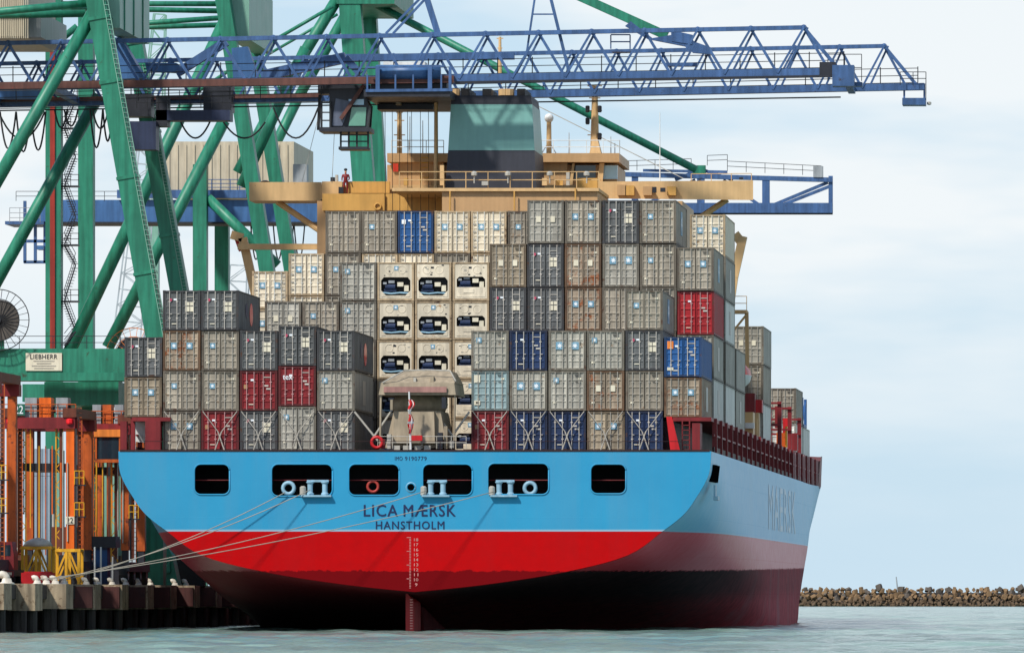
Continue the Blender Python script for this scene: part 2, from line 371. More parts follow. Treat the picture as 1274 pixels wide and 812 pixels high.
def water_material():
    m = bpy.data.materials.new('water'); m.use_nodes = True; t = m.node_tree; b = t.nodes['Principled BSDF']; N, L = t.nodes.new, t.links.new
    tc = N('ShaderNodeTexCoord')
    n1 = N('ShaderNodeTexNoise'); n1.inputs['Scale'].default_value = 2.2; n1.inputs['Detail'].default_value = 6; n1.inputs['Roughness'].default_value = .6
    n2 = N('ShaderNodeTexNoise'); n2.inputs['Scale'].default_value = .045; n2.inputs['Detail'].default_value = 3
    L(tc.outputs['Object'], n1.inputs['Vector']); L(tc.outputs['Object'], n2.inputs['Vector'])
    rp = N('ShaderNodeMapRange'); rp.inputs[1].default_value = .35; rp.inputs[2].default_value = .65; rp.inputs[3].default_value = .55; rp.inputs[4].default_value = 1.3; L(n2.outputs[0], rp.inputs[0])
    vs = N('ShaderNodeVectorMath'); vs.operation = 'SCALE'; vs.inputs[0].default_value = C(110, 140, 128)[:3]; L(rp.outputs[0], vs.inputs['Scale']); L(vs.outputs[0], b.inputs['Base Color'])
    b.inputs['Roughness'].default_value = .12; b.inputs['IOR'].default_value = 1.33
    bp = N('ShaderNodeBump'); bp.inputs['Strength'].default_value = .6; bp.inputs['Distance'].default_value = .25
    ad = N('ShaderNodeMath'); ad.operation = 'MULTIPLY_ADD'; ad.inputs[1].default_value = 2.2; L(n2.outputs[0], ad.inputs[0]); L(n1.outputs[0], ad.inputs[2])
    L(ad.outputs[0], bp.inputs['Height']); L(bp.outputs[0], b.inputs['Normal'])
    MATS['water'] = m
water_material()

# ------------------------------------------------------------------ setting: water, quay, breakwater
import numpy as np
def water_sheet():
    rng = np.random.default_rng(5)
    xs = np.concatenate([[-20000, -4000, -900, -300, -170], np.linspace(-125, 14, 330), [40, 120, 500, 3000, 20000]])
    ys = [-300.0, 0, 150, 240]; y = 286.0; d = .30
    while y < 1850: ys.append(y); y += d; d = .30+max(0, y-330)*.0026
    ys = np.array(ys+[2100, 3000, 6000, 15000, 40000.0])
    Xg, Yg = np.meshgrid(xs, ys); Z = np.zeros_like(Xg)
    sp = np.interp(Yg, [286, 330, 800, 1850], [.35, .4, 1.8, 4.5])
    for i in range(64):
        lam = .9*(14/.9)**rng.random(); th = rng.normal(.5, .75); k = 2*np.pi/lam; amp = .0034*lam**.8
        ph = k*(Xg*np.cos(th)+Yg*np.sin(th))+rng.random()*6.28
        ok = np.clip(lam/(sp*2.2)-.6, 0, 1)
        Z += amp*ok*(np.sin(ph)+.25*np.cos(2*ph))
    edge = np.clip((Xg+125)/8, 0, 1)*np.clip((14-Xg)/8, 0, 1)*np.clip((Yg-286)/6, 0, 1)*np.clip((1850-Yg)/80, 0, 1)
    Z *= edge
    V = np.stack([Xg, Yg, Z], -1).reshape(-1, 3); nx = len(xs); ny = len(ys)
    i = np.arange(ny-1)[:, None]*nx+np.arange(nx-1)[None, :]
    Q = np.stack([i, i+1, i+nx+1, i+nx], -1).reshape(-1, 4)
    me = bpy.data.meshes.new('water'); me.vertices.add(len(V)); me.vertices.foreach_set('co', V.astype(np.float32).ravel())
    me.loops.add(Q.size); me.loops.foreach_set('vertex_index', Q.astype(np.int32).ravel())
    me.polygons.add(len(Q)); me.polygons.foreach_set('loop_start', np.arange(0, Q.size, 4, dtype=np.int32))
    me.update(calc_edges=True); me.shade_smooth()
    return link('water', me, 'water')
struct(water_sheet())
QX = -68.2; QZ = 3.0
quay = thing('quay', 'concrete quay', 'quay', (QX, 480, 0)); del quay['label']; del quay['category']; struct(quay)
MB().box(-700, QX-1.75, 380, 1100, 1.7, QZ).build('quay_deck', 'concrete', quay)
MB().box(QX-1.76, QX-1.2, 380, 640, QZ-.9, QZ-.02).build('edge_beam', 'concrete_dark', quay)
for i in range(-7, 13):
    y = 475.0+13.2*i; j = random.uniform(-.05, .05); zb = 1.42+random.uniform(-.06, .06)
    MB().box(QX-1.72, QX+j, y, y+3.2, zb, QZ+.04).build('concrete_block', 'concrete', quay)
    for dx in (.32, 1.35): MB().tube((QX-dx, y+.8, -2), (QX-dx, y+.8, zb+.02), .3, n=10).build('pile', 'concrete_dark', quay)
    MB().tube((QX-1.9, y+6.6, -2), (QX-1.9, y+6.6, 1.75), .4, n=10).build('pile', 'concrete_dark', quay)
    if i >= 2: MB().box(QX-1.6, QX-.1, y-.35, y, zb+.1, QZ-.1).build('block_panel', 'panel_rust', quay)  # dark reddish panel on the faces of the farther blocks
MB().box(-700, QX-5.5, 380, 1100, -3, 1.3).build('quay_wall', 'concrete_dark', quay)

def bollard(Y, big=1.0, label='', grp='white hook bollards along the quay edge'):
    t = thing('mooring_bollard', label, 'bollard', (QX-1.48, Y, QZ-.02), grp)
    x, z = QX-1.48, QZ-.02; s = big
    MB().lathe((x, Y, z), [(.5*s, 0), (.5*s, .1*s), (.34*s, .16*s), (.28*s, .4*s)]).build('base', 'bollard_paint', t, True)
    pts = [(x, Y, z+.3*s), (x-.02, Y, z+.48*s), (x-.12*s, Y, z+.62*s), (x-.3*s, Y, z+.66*s), (x-.46*s, Y, z+.6*s)]
    MB().path(pts, .23*s, 10).build('hook', 'bollard_paint', t, True)
    return t
ORDW = ['', 'first', 'second', 'third', 'fourth', 'fifth', 'sixth', 'seventh', 'last']
BY = [473, 508.4, 513.9, 521, 528, 534.7, 541, 554.6, 561]
for i, yb in enumerate(BY):
    bollard(yb, .95 if i == 0 else .62, 'large white hook bollard standing alone on the quay edge' if i == 0 else '%s white hook bollard along the quay edge, counted forward from the roped ones' % ORDW[i], 'white hook bollards along the quay edge' if i else None)

paint('rock', C(130, 104, 74), .9, .45, 0, .4, (70, 60, 52), scale=.3, bump=.6)
paint('rock_toe', C(96, 78, 58), .85, .4, 0, .45, (34, 32, 32), scale=.5)
paint('rock_grey', C(96, 88, 80), .9, .35, 0, scale=.4)
paint('rock_dark', C(58, 54, 52), .9, .35, 0, scale=.5)
br = thing('breakwater', 'rubble mound breakwater of brown boulders beyond the water', 'breakwater', (-60, 1793, 0))
BYY = 1795.0
rocks = []
for k in range(9):
    bm = bmesh.new(); bmesh.ops.create_icosphere(bm, subdivisions=2, radius=1)
    sd_ = Vector((k*7.3, 1.1, 2.7))
    for v in bm.verts:
        n = noise.noise(v.co*1.1+sd_)*.55+noise.noise(v.co*2.6+sd_)*.22; v.co *= 1+n
        for ax in (Vector((1,.3,.2)), Vector((-.4,1,.5)), Vector((.2,-.6,1))):
            ax = ax.normalized(); d = v.co.dot(ax)
            if abs(d) > .5: v.co -= ax*(d-math.copysign(.5, d))*.92
    bmesh.ops.dissolve_limit(bm, angle_limit=.28, verts=bm.verts, edges=bm.edges)
    bmesh.ops.triangulate(bm, faces=bm.faces)
    me = bpy.data.meshes.new('boulder'); bm.to_mesh(me); bm.free(); me.materials.append(MATS['rock']); rocks.append(me)
xa, xb = PX(930, BYY), PX(1330, BYY)
core = MB().prism([(xa-1, -1), (xb+1, -1), (xb+1, 3.2), (xa-1, 3.2)], BYY+3.5, BYY+12)
core.build('core', 'rock_dark', br)
random.seed(11)
nb = 0; SV, SF = [], []
for row, (z0, y0, sz) in enumerate(((.15, -.4, .55), (.7, .4, .55), (1.25, 1.2, .62), (1.85, 2.0, .66), (2.5, 2.9, .7), (3.15, 3.8, .72), (3.7, 4.8, .7))):
    x = xa+random.uniform(0, 1)
    while x < xb:
        s = sz*random.uniform(.5, 1.45); me = random.choice(rocks); loc = Vector((x, BYY+y0+random.uniform(-.5, .5), z0+random.uniform(-.3, .3))); rot = (random.uniform(0, 6), random.uniform(0, 6), random.uniform(0, 6)); scl = (s*1.3, s, s*.9)
        if row >= 3 and nb < 285 and PX(985, BYY) < x < PX(1280, BYY):
            o = bpy.data.objects.new('boulder', me); COL.objects.link(o); attach(o, br); o.location = loc; o.rotation_euler = rot; o.scale = scl; nb += 1
            if random.random() < .25: o.material_slots[0].link = 'OBJECT'; o.material_slots[0].material = MATS['rock_grey']
        else:
            from mathutils import Euler
            Mx = Matrix.LocRotScale(loc, Euler(rot), Vector(scl)); k = len(SV); SV += [tuple(Mx @ v.co) for v in me.vertices]; SF += [tuple(k+i for i in p.vertices) for p in me.polygons]
        x += s*random.uniform(1.3, 1.8)
sm = MB(); sm.v, sm.f = SV, SF; stuff(sm.build('boulder_toe', 'rock_toe', br))
for px, zz, s in ((1094, 4.3, 1.25), (1121, 4.0, 1.15), (1157, 3.9, .9), (1181, 4.0, .9), (1244, 4.0, .9), (1270, 4.3, 1.1), (1008, 3.8, .7), (1056, 3.9, .8)):
    o = bpy.data.objects.new('boulder', rocks[(px*7) % 9]); COL.objects.link(o); attach(o, br)
    o.location = (PX(px, BYY+4), BYY+4, zz); o.scale = (s*1.2, s, s); o.rotation_euler = (px, px*.3, px*.7)
    o.material_slots[0].link = 'OBJECT'; o.material_slots[0].material = MATS['rock_grey']
tag(MB().tube(P(1117, 736, BYY+4), P(1115, 717, BYY+4), .17, .13, 8).build('marker_post', 'grey_steel'), 'thin grey post standing on top of the boulder breakwater', 'post')

# ------------------------------------------------------------------ the ship
X0 = -47.35; D = 500.0; BEAM = 19.1; DECK = 11.6
ship = thing('container_ship', 'sky blue and red container ship moored at the quay, seen from the stern', 'ship', (X0, D, 0))
stations = [0, 15, 35, 60, 90, 125, 150, 180, 215, 250, 264]
secs = [
 [(19.1,11.6),(18.95,10.1),(18.1,8.55),(17.3,7.5),(16.0,6.48),(13.7,4.9),(9.5,3.8),(4.35,3.0),(0.02,2.55)],
 [(19.1,11.6),(19.1,9.8),(18.9,8.0),(18.4,6.5),(17.3,5.0),(14.6,3.2),(9.6,2.0),(4.2,1.2),(0.02,.4)],
 [(19.1,11.6),(19.1,9.5),(19.05,7.4),(18.8,5.6),(18.0,3.8),(15.6,1.6),(10.0,0.2),(3.6,-1.5),(0.02,-3)],
 [(19.1,11.6),(19.1,9),(19.1,6.8),(19.05,4.8),(18.7,2.8),(17.6,.8),(14,-1.5),(6,-4),(0.02,-5)],
 [(19.1,11.6),(19.1,9),(19.1,6.5),(19.1,4.2),(19.05,2),(18.9,-.5),(17,-3),(8,-5),(0.02,-5.5)],
 [(19.1,11.6),(19.1,9),(19.1,6.5),(19.1,4.2),(19.05,2),(18.8,-.5),(17,-3),(8,-5),(0.02,-5.5)],
 [(19.1,11.6),(19.0,9),(18.7,6.5),(18.2,4.2),(17.6,2),(16.8,-.5),(14,-3),(7,-5),(0.02,-5.5)],
 [(18.5,11.9),(17.3,9),(15.8,6.5),(14.6,4.2),(13.5,2),(12.5,-.5),(9,-3),(4,-5),(0.02,-5.5)],
 [(15,12.6),(11.5,9.5),(9,6.7),(7.3,4.2),(6,2),(5.2,-.5),(4,-3),(2,-5),(0.02,-5.5)],
 [(6,13.5),(3.6,10),(2.2,7),(1.5,4.4),(1.2,2),(1.1,-.5),(1,-3),(.6,-5),(0.02,-5.5)],
 [(.6,14),(.4,10.5),(.3,7.2),(.3,4.5),(.3,2),(.3,-.5),(.3,-3),(.2,-5),(0.02,-5.5)]]
def station(s):
    for i in range(len(stations)-1):
        if s <= stations[i+1]: return i+(s-stations[i])/(stations[i+1]-stations[i])
    return len(stations)-1
NP = 40
def section(s):
    t = station(s)
    cps = [catmull([sec[k] for sec in secs], t) for k in range(9)]
    return [(min(19.1, max(.02, q[0])), q[1]) for q in (catmull(cps, 8*j/NP) for j in range(NP+1))]
svals = [0]+[1.5*i for i in range(1, 60)]+[90+4*i for i in range(0, 44)]+[264]
svals = sorted(set(v for v in svals if v <= 264))
v, f = [], []
for s in svals:
    sec = section(s)
    row = [(X0-b, D+s, z) for b, z in sec] + [(X0+b, D+s, z) for b, z in reversed(sec)]
    v += row
M = 2*(NP+1)
for i in range(len(svals)-1):
    for j in range(M-1): f.append((i*M+j, i*M+j+1, (i+1)*M+j+1, (i+1)*M+j))
hm = MB(); hm.v, hm.f = v, f
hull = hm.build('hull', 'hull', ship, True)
# transom plate with real mooring-deck openings
sec0 = section(0)
outline = [(-b, z) for b, z in sec0] + [(b, z) for b, z in reversed(sec0[:-1])]
HOLES = [(242, 286, 577, 615), (338, 414, 577, 617), (434, 497, 577, 616), (526, 588, 577, 616), (607, 683, 576, 615), (735, 779, 577, 614)]
holes = []
for a, b, c, d in HOLES:
    holes.append(rrect(PX(a, D)-X0, PX(b, D)-X0, PZ(d, D), PZ(c, D), .42))
hc = (PX(511.5, D)-X0, PZ(606, D))
holes.append([(hc[0]+.27*math.cos(t*math.pi/8), hc[1]+.27*math.sin(t*math.pi/8)) for t in range(16)])
tm = curve_mesh([outline]+holes, .09, 'transom'); tm.transform(Matrix.Translation((X0, D-.02, 0)))
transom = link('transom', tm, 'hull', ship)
for h in holes:       # proud rim round each opening
    m = MB(); n = len(h); pts = [(X0+x, D-.12, z) for x, z in h]; m.path(pts+[pts[0]], .05, 6); m.build('opening_rim', 'hull', transom, True)
paint('mooring_deck', C(26, 30, 36), .7)  # near-black interior, the shade inside the openings painted in
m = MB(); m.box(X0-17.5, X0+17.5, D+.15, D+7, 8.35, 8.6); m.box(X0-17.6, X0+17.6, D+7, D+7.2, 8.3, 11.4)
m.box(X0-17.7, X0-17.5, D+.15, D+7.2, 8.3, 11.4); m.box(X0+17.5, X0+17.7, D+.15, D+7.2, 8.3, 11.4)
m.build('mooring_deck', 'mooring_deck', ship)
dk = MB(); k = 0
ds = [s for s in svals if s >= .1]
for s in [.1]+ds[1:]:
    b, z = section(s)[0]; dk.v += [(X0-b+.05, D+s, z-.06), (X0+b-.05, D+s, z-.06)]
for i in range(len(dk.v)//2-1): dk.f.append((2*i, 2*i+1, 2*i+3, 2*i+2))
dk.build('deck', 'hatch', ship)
MB().box(X0-19.0, X0+19.0, D-.14, D+.25, DECK-.02, DECK+.1).build('transom_coping', 'hatch', ship)
for a, b, c, d in HOLES:      # inner guard rails seen through the openings
    z = PZ(597, D+.6); MB().tube((PX(a-4, D), D+.6, z), (PX(b+4, D), D+.6, z), .035).build('guard_rail', 'maroon', ship)
# mooring fittings in the openings
def chock_ring(px, py):
    p = P(px, py, D+.05); return MB().ring(p, .36, .13, 'y').build('panama_chock', 'chock', ship, True)
chock_ring(359, 607); chock_ring(659.5, 607)
def roller(px0, px1):
    z0 = PZ(615.5, D); xm0, xm1 = PX(px0, D), PX(px1, D); m = MB()
    m.box(xm0-.35, xm1+.2, D-.45, D+.6, z0-.12, z0)
    for x in (xm0+.2, xm1-.25): m.lathe((x, D, z0), [(.24, 0), (.24, .1), (.17, .18), (.17, .7), (.25, .8), (.25, .86)], 12)
    m.box(xm0, xm1, D-.05, D+.3, z0+.84, z0+.98)
    o = m.build('roller_fairlead', 'chock', ship)
    MB().lathe((xm0-.25, D-.15, z0), [(.2, 0), (.2, .5), (.1, .58)], 10).build('roller', 'galv', o)
for a, b in ((382, 409), (532, 556), (617, 640)): roller(a, b)
paint('rust_pink', C(170, 60, 52), .5)
MB().ring(P(464, 605, D+.7), .34, .1).build('lifebuoy', 'rust_pink', ship, True)
MB().ring((PX(511.5, D), D-.1, PZ(606, D)), .29, .06).build('chock_rim', 'chock', ship, True)
# name, port of registry, IMO number
def lettering(txt, px0, px1, py0, py1, bold, sp, name='lettering'):
    me = text_mesh(txt, (px1-px0)/19.3, (py1-py0)/19.3, name, bold, sp, .004)
    me.transform(Matrix.Translation((PX((px0+px1)/2, D), D-.125, PZ((py0+py1)/2, D))))
    return link(name, me, 'navy_paint', transom)
lettering('LICA', 453, 495, 627.5, 642, .018, 1.12); lettering('MÆRSK', 502.5, 567, 627.5, 642, .018, 1.12)
lettering('HANSTHOLM', 468, 553, 648, 658, .018, 1.15)
lettering('IMO', 491.5, 501, 567.5, 572.6, .0, 1.1); lettering('9190779', 504, 531, 567.5, 572.6, .0, 1.1)
# draught marks
dm = []
for i in range(10):
    me = text_mesh(str(18-i) if i < 9 else '9', 0.27 if i < 9 else .15, .19, 'draught_mark', .0, 1, .004)
    me.transform(Matrix.Translation((PX(518, D), D-.125, PZ(671+i*6.2, D)))); link('draught_mark', me, 'pale_mark', transom)
m = MB()
for i in range(34):
    w = .34 if i % 9 == 0 else .13; z = PZ(668.5+i*1.9, D); xr = PX(511.5, D); m.box(xr-w*.8, xr, D-.13, D-.1, z, z+.035)
m.build('draught_scale', 'pale_mark', transom)
# rudder and skeg
rx = PX(513, 504)
paint('rudder_red', C(170, 26, 30), .5, .2, .3)
ru = MB().prism([(rx-.26, -2), (rx+.26, -2), (rx+.26, 1.9), (rx-.26, 2.6)], 502.2, 507).build('rudder', 'rudder_red', ship)
m = MB()
for i in range(12): m.box(rx+.02, rx+.2, 502.16, 502.2, .15+i*.17, .22+i*.17)
m.build('draught_scale', 'pale_mark', ru)
MB().quadbox([(rx-.5, 507.5, -3), (rx+.7, 507.5, -3), (rx+2.2, 530, -3), (rx-2.2, 530, -3), (rx-.3, 507.5, 1.6), (rx+.3, 507.5, 1.6), (rx+1.5, 530, 1.0), (rx-1.5, 530, 1.0)]).build('skeg', 'hull', ship)
# side shell fittings
def hull_b(sv, z):
    sec = section(sv)
    for (b0, z0), (b1, z1) in zip(sec[:-1], sec[1:]):
        if z1 <= z <= z0: return b1+(b0-b1)*(z-z1)/(z0-z1)
    return BEAM
za, zb = PZ(599, 503), PZ(578, 503); sv0, sv1 = 2.2, 7.6
MB().quadbox([(X0+hull_b(sv0, za)-.02, D+sv0, za), (X0+hull_b(sv0, za)+.16, D+sv0, za), (X0+hull_b(sv1, za)+.16, D+sv1, za), (X0+hull_b(sv1, za)-.02, D+sv1, za),
              (X0+hull_b(sv0, zb)-.02, D+sv0, zb), (X0+hull_b(sv0, zb)+.16, D+sv0, zb), (X0+hull_b(sv1, zb)+.16, D+sv1, zb), (X0+hull_b(sv1, zb)-.02, D+sv1, zb)]).build('side_port', 'void', ship)
ch = MB(); ch.box(X0+BEAM, X0+BEAM+.3, 502.4, 504.6, PZ(622, 503), PZ(617, 503)); ch.box(X0+BEAM, X0+BEAM+.12, 502.7, 504.3, PZ(617, 503), PZ(603, 503))
ch.build('side_bitt', 'chock', ship)
me = text_mesh('MAERSK', 44, 3.4, 'side_lettering', .0, 1.1, .002); me.transform(Matrix.Translation((X0+BEAM+.02, 597, 8.9)) @ Matrix.Rotation(math.pi/2, 4, 'Z'))
link('side_lettering', me, 'letter_ghost', ship)

# deck edge: stanchions carrying the outboard stacks, hatch coaming, rails
SUP = 13.9
for side in (1, -1):
    xs = X0+side*(BEAM-.25)
    y = 508.2; k = 0
    if side == 1:
        while y < 668:
            MB().box(xs-.14, xs+.18, y-.16, y+.16, DECK-.06, SUP).build('stanchion', 'maroon' if y < 620 or k % 2 else 'bar_pink', ship); y += 6.4 if y < 615 else 4.2; k += 1
    else:
        for y in (505.2, 508.6): MB().box(xs-.14, xs+.14, y-.14, y+.14, DECK-.06, SUP).build('stanchion', 'maroon', ship)
    MB().box(min(xs, xs-side*2.5), max(xs, xs-side*2.5), 504.6, 668 if side == 1 else 560, SUP-.25, SUP).build('stack_platform', 'maroon', ship)
    MB().box(xs-.06, xs+.06, 507, 668, 12.72, 12.84).build('deck_rail', 'maroon', ship)
    MB().box(xs-.05, xs+.05, 507, 668, DECK-.06, DECK+.42).build('deck_kerb', 'hatch', ship)
    MB().box(min(X0+side*15.6, X0+side*16.3), max(X0+side*15.6, X0+side*16.3), 506, 668, DECK-.1, SUP-.2).build('hatch_coaming', 'hatch', ship)
MB().box(X0-16, X0+16, 503.4, 552, DECK-.07, DECK+.0).build('hatch_cover', 'hatch', ship)
for px in (835, 847): pass
MB().quadbox([P(834, 560, 503.2), P(846, 560, 503.2), P(846, 560, 503.6), P(834, 560, 503.6), P(829, 518, 503.2), P(836, 518, 503.2), P(836, 518, 503.6), P(829, 518, 503.6)]).build('stack_pillar', 'red', ship)
m = MB()
for i in range(7): m.box(PX(849, 504), PX(858, 504), 503.9, 504.0, DECK+.15+i*.32, DECK+.2+i*.32)
for px in (849, 858): m.box(PX(px, 504)-.04, PX(px, 504)+.04, 503.9, 504.0, DECK-.05, SUP-.25)
m.build('ladder', 'maroon', ship)
MB().box(PX(862, 504.5), PX(872, 504.5), 503.6, 506, DECK-.05, DECK+1.9).build('deck_locker', 'maroon', ship)
MB().box(PX(150, 505), PX(158, 505), 504.8, 505.4, DECK-.05, SUP-.25).build('stack_pillar', 'maroon', ship)
MB().box(PX(182, 505), PX(201, 505), 504.4, 505.6, DECK-.05, SUP-.25).build('deck_locker', 'maroon', ship)
# bow bulwark
bw = MB(); k = 0
for s in range(164, 264, 5):
    b, z = section(s)[0]; h = 2.6 if s > 168 else 2.0+.15*(s-164)
    bw.v += [(X0-b, D+s, z-.05), (X0-b-.1, D+s, z+h), (X0+b, D+s, z-.05), (X0+b+.1, D+s, z+h)]
for i in range(len(bw.v)//4-1):
    a, b = 4*i, 4*i+4; bw.f += [(a, a+1, b+1, b), (a+2, b+2, b+3, a+3)]
bw.build('bow_bulwark', 'maroon', ship)
# lashing bridge frames forward of the house
for yb in (603.0, 620.0, 637.0):
    m = MB(); xr = X0+18.6
    for dx in (0, 1.6, 3.2): m.box(xr-dx-.16, xr-dx+.16, yb-.16, yb+.16, SUP, SUP+(3.5 if yb < 630 else 3.0))
    for z in (SUP+1.6, SUP+(3.3 if yb < 630 else 2.8)): m.box(xr-3.4, xr+.15, yb-.35, yb+.35, z, z+.16)
    m.build('lashing_bridge', 'maroon', ship)
# bridge front block, wings, wheelhouse
HYY = 565.0
house = MB().box(PX(400, HYY), PX(852, HYY), 562, 576, DECK-.06, PZ(250, 562)).build('accommodation_block', 'buff_shade', ship)
MB().box(PX(402, 561.6), PX(556, 561.6), 561.0, 562.0, PZ(262, 561), PZ(241, 561)).build('aft_gallery', 'buff_gold', house)
MB().box(PX(556, 556), PX(748, 556), 552.2, 562.0, 20, PZ(238, 552)).build('engine_casing', 'buff_shade', ship)
MB().box(PX(488, 552), PX(745, 552), 551.9, 562.3, PZ(238, 552)+.003, PZ(234, 552)).build('casing_deck', 'buff', ship)
wl = MB().box(PX(313, HYY), PX(402, HYY), 563.5, 567.5, PZ(251, HYY), PZ(228, HYY)).build('bridge_wing', 'buff', ship)
wr = MB().quadbox([P(745, 247, 563.5), P(937, 249, 563.5), P(937, 249, 567.5), P(745, 247, 567.5), P(745, 226, 563.5), P(937, 224.5, 563.5), P(937, 224.5, 567.5), P(745, 226, 567.5)]).build('bridge_wing', 'buff', ship)
MB().lathe(P(330, 227.5, 565), [(.3, 0), (.34, .1), (.1, .18)], 8).build('wing_lamp', 'cable', wl)
MB().box(PX(402, HYY), PX(745, HYY), 563, 575, PZ(250, HYY), PZ(232, HYY)).build('bridge_deck', 'buff', ship)
m = MB(); m.box(PX(433, 563), PX(486, 563), 562.2, 562.6, PZ(240.5, 562.4), PZ(226, 562.4)); m.build('bridge_screen', 'buff_gold', ship)
MB().box(PX(402, 563), PX(427, 563), 562.2, 562.9, PZ(242, 562.4), PZ(226, 562.4)).build('bridge_screen', 'buff', ship)
for a, b in (((345, 251), (404, 291)), ((905, 248), (872, 270))):
    MB().tube(P(a[0], a[1], 565), P(b[0], b[1], 565), .22).build('wing_strut', 'buff', ship)
wh = MB().box(PX(485, 568), PX(770, 568), 566, 575, PZ(231, 566), PZ(205, 566)).build('wheelhouse', 'buff_shade', ship)
MB().box(PX(484, 566), PX(772, 566), 564.6, 575.5, PZ(202, 565), PZ(191, 565)).build('wheelhouse_roof', 'buff_shade', wh)
for a, b in ((487, 552), (662, 706)): MB().box(PX(a, 565.5), PX(b, 565.5), 565.3, 566.2, PZ(231, 565.3), PZ(202, 565.3)).build('wheelhouse_panel', 'buff_shade', wh)
for a, b in ((712, 741), (749, 768), (497, 536)): MB().box(PX(a, 565.8), PX(b, 565.8), 565.85, 566.1, PZ(223, 566), PZ(206, 566)).build('window', 'glass_pale' if a != 712 else 'glass_dark', wh)
for a, b in ((708, 712), (742, 749)): MB().quadbox([P(a, 232, 565.2), P(b, 232, 565.2), P(b, 232, 565.6), P(a, 232, 565.6), P(a+4, 203, 565.2), P(b+3, 203, 565.2), P(b+3, 203, 565.6), P(a+4, 203, 565.6)]).build('window_mullion', 'buff', wh)
MB().box(PX(720, 563), PX(745, 563), 561.6, 562.4, PZ(246, 562), PZ(222, 562)).build('bridge_locker', 'buff_gold', ship)
for px in (768, 778, 800, 830): MB().box(PX(px, 563), PX(px+11, 563), 562.9, 563.45, PZ(243, 563), PZ(230+px % 3, 563)).build('deck_box', 'buff_gold' if px % 4 else 'buff_shade', ship)
def railing(name, pts, h, n, parent, mat, rails=(1.0, .5), r=.03):
    m = MB(); pts = [Vector(p) for p in pts]
    for a, b in zip(pts[:-1], pts[1:]):
        for q in rails: m.tube(a+Vector((0,0,h*q)), b+Vector((0,0,h*q)), r, n=5)
        k = max(1, int((b-a).length/n))
        for i in range(k+1): p = a.lerp(b, i/k); m.tube(p, p+Vector((0,0,h)), r, n=5)
    return m.build(name, mat, parent)
railing('railing', [P(497, 234, 552.1), P(745, 234, 552.1)], 1.15, 1.5, ship, 'buff', r=.035)
railing('railing', [P(668, 191, 564.8), P(771, 191, 564.8), P(771, 191, 574)], .95, 1.2, wh, 'white')
railing('railing', [P(487, 191, 564.8), P(552, 191, 564.8)], .95, 1.2, wh, 'white')
railing('railing', [P(860, 225, 564), P(935, 224.5, 564)], .5, 1.2, ship, 'buff', (1.0,))
for px, w, y0, y1, Y, mt in ((490, 6, 214, 204, 561.8, 'orange_boat'), (503, 5, 231, 222, 561, 'buff_gold'), (548, 5, 231, 206, 553, 'buff'), (600, 8, 231, 226, 552.4, 'galv'), (675, 6, 231, 222, 552.6, 'buff'), (692, 9, 231, 225, 553, 'buff_gold'), (705, 4, 231, 215, 553, 'galv'), (412, 5, 227, 221, 563, 'dark_steel'), (418, 3, 227, 218, 563, 'galv'), (422, 6, 241, 233, 561.6, 'dark_steel'), (812, 5, 240, 233, 562.8, 'dark_steel'), (822, 6, 239, 234, 562.8, 'dark_steel'), (920, 5, 224, 221, 564, 'dark_steel')):
    MB().box(PX(px, Y), PX(px+w, Y), Y-.5, Y-.02, PZ(y0, Y), PZ(y1, Y)).build('deck_box', mt, ship)
for px in (590, 632, 684, 730): MB().lathe(P(px, 228, 552), [(.05, 0), (.05, .5), (.22, .55), (.22, .75), (.1, .85)], 8).build('floodlight', 'galv', ship)
for px, y0, y1 in ((716, 250, 234), (560, 262, 238), (640, 262, 238), (478, 262, 241)): MB().tube(P(px, y0, 551.8 if px > 550 else 560.8), P(px, y1, 551.8 if px > 550 else 560.8), .06, n=6).build('drain_pipe', 'buff_gold', ship)
MB().ring(P(470, 257, 560.9), .22, .06).build('bulkhead_fitting', 'buff_gold', ship)
# funnel
def frust(px0, px1, qx0, qx1, py0, py1, y0, y1, taper=.4):
    return MB().quadbox([P(px0, py0, y0), P(px1, py0, y0), Vector((PX(px1, y0), y1, PZ(py0, y0))), Vector((PX(px0, y0), y1, PZ(py0, y0))),
                         P(qx0, py1, y0+taper), P(qx1, py1, y0+taper), Vector((PX(qx1, y0), y1-taper, PZ(py1, y0))), Vector((PX(qx0, y0), y1-taper, PZ(py1, y0)))])
FY0, FY1 = 553.4, 561.5
fn = frust(554, 667, 557.5, 665, 234.2, 187, FY0, FY1, .3).build('funnel', 'funnel_dark', ship)
frust(557.5, 665, 561, 662, 187, 130, FY0+.3, FY1-.3, .3).build('funnel_band', 'funnel_teal', fn)
frust(561, 662, 562, 660.5, 130, 119, FY0+.6, FY1-.6, .05).build('funnel_top', 'funnel_dark', fn)
for a, b in ((573, 584), (600, 611), (643, 653)): MB().box(PX(a, 554.5), PX(b, 554.5), 554.6, 560, PZ(119, 554.2), PZ(110, 554.2)).build('uptake', 'black', fn)
m = MB()
for px in (566, 627, 633): m.tube(P(px, 119, 557), P(px, 111, 557), .4, n=10)
m.build('exhaust_pipe', 'buff', fn)
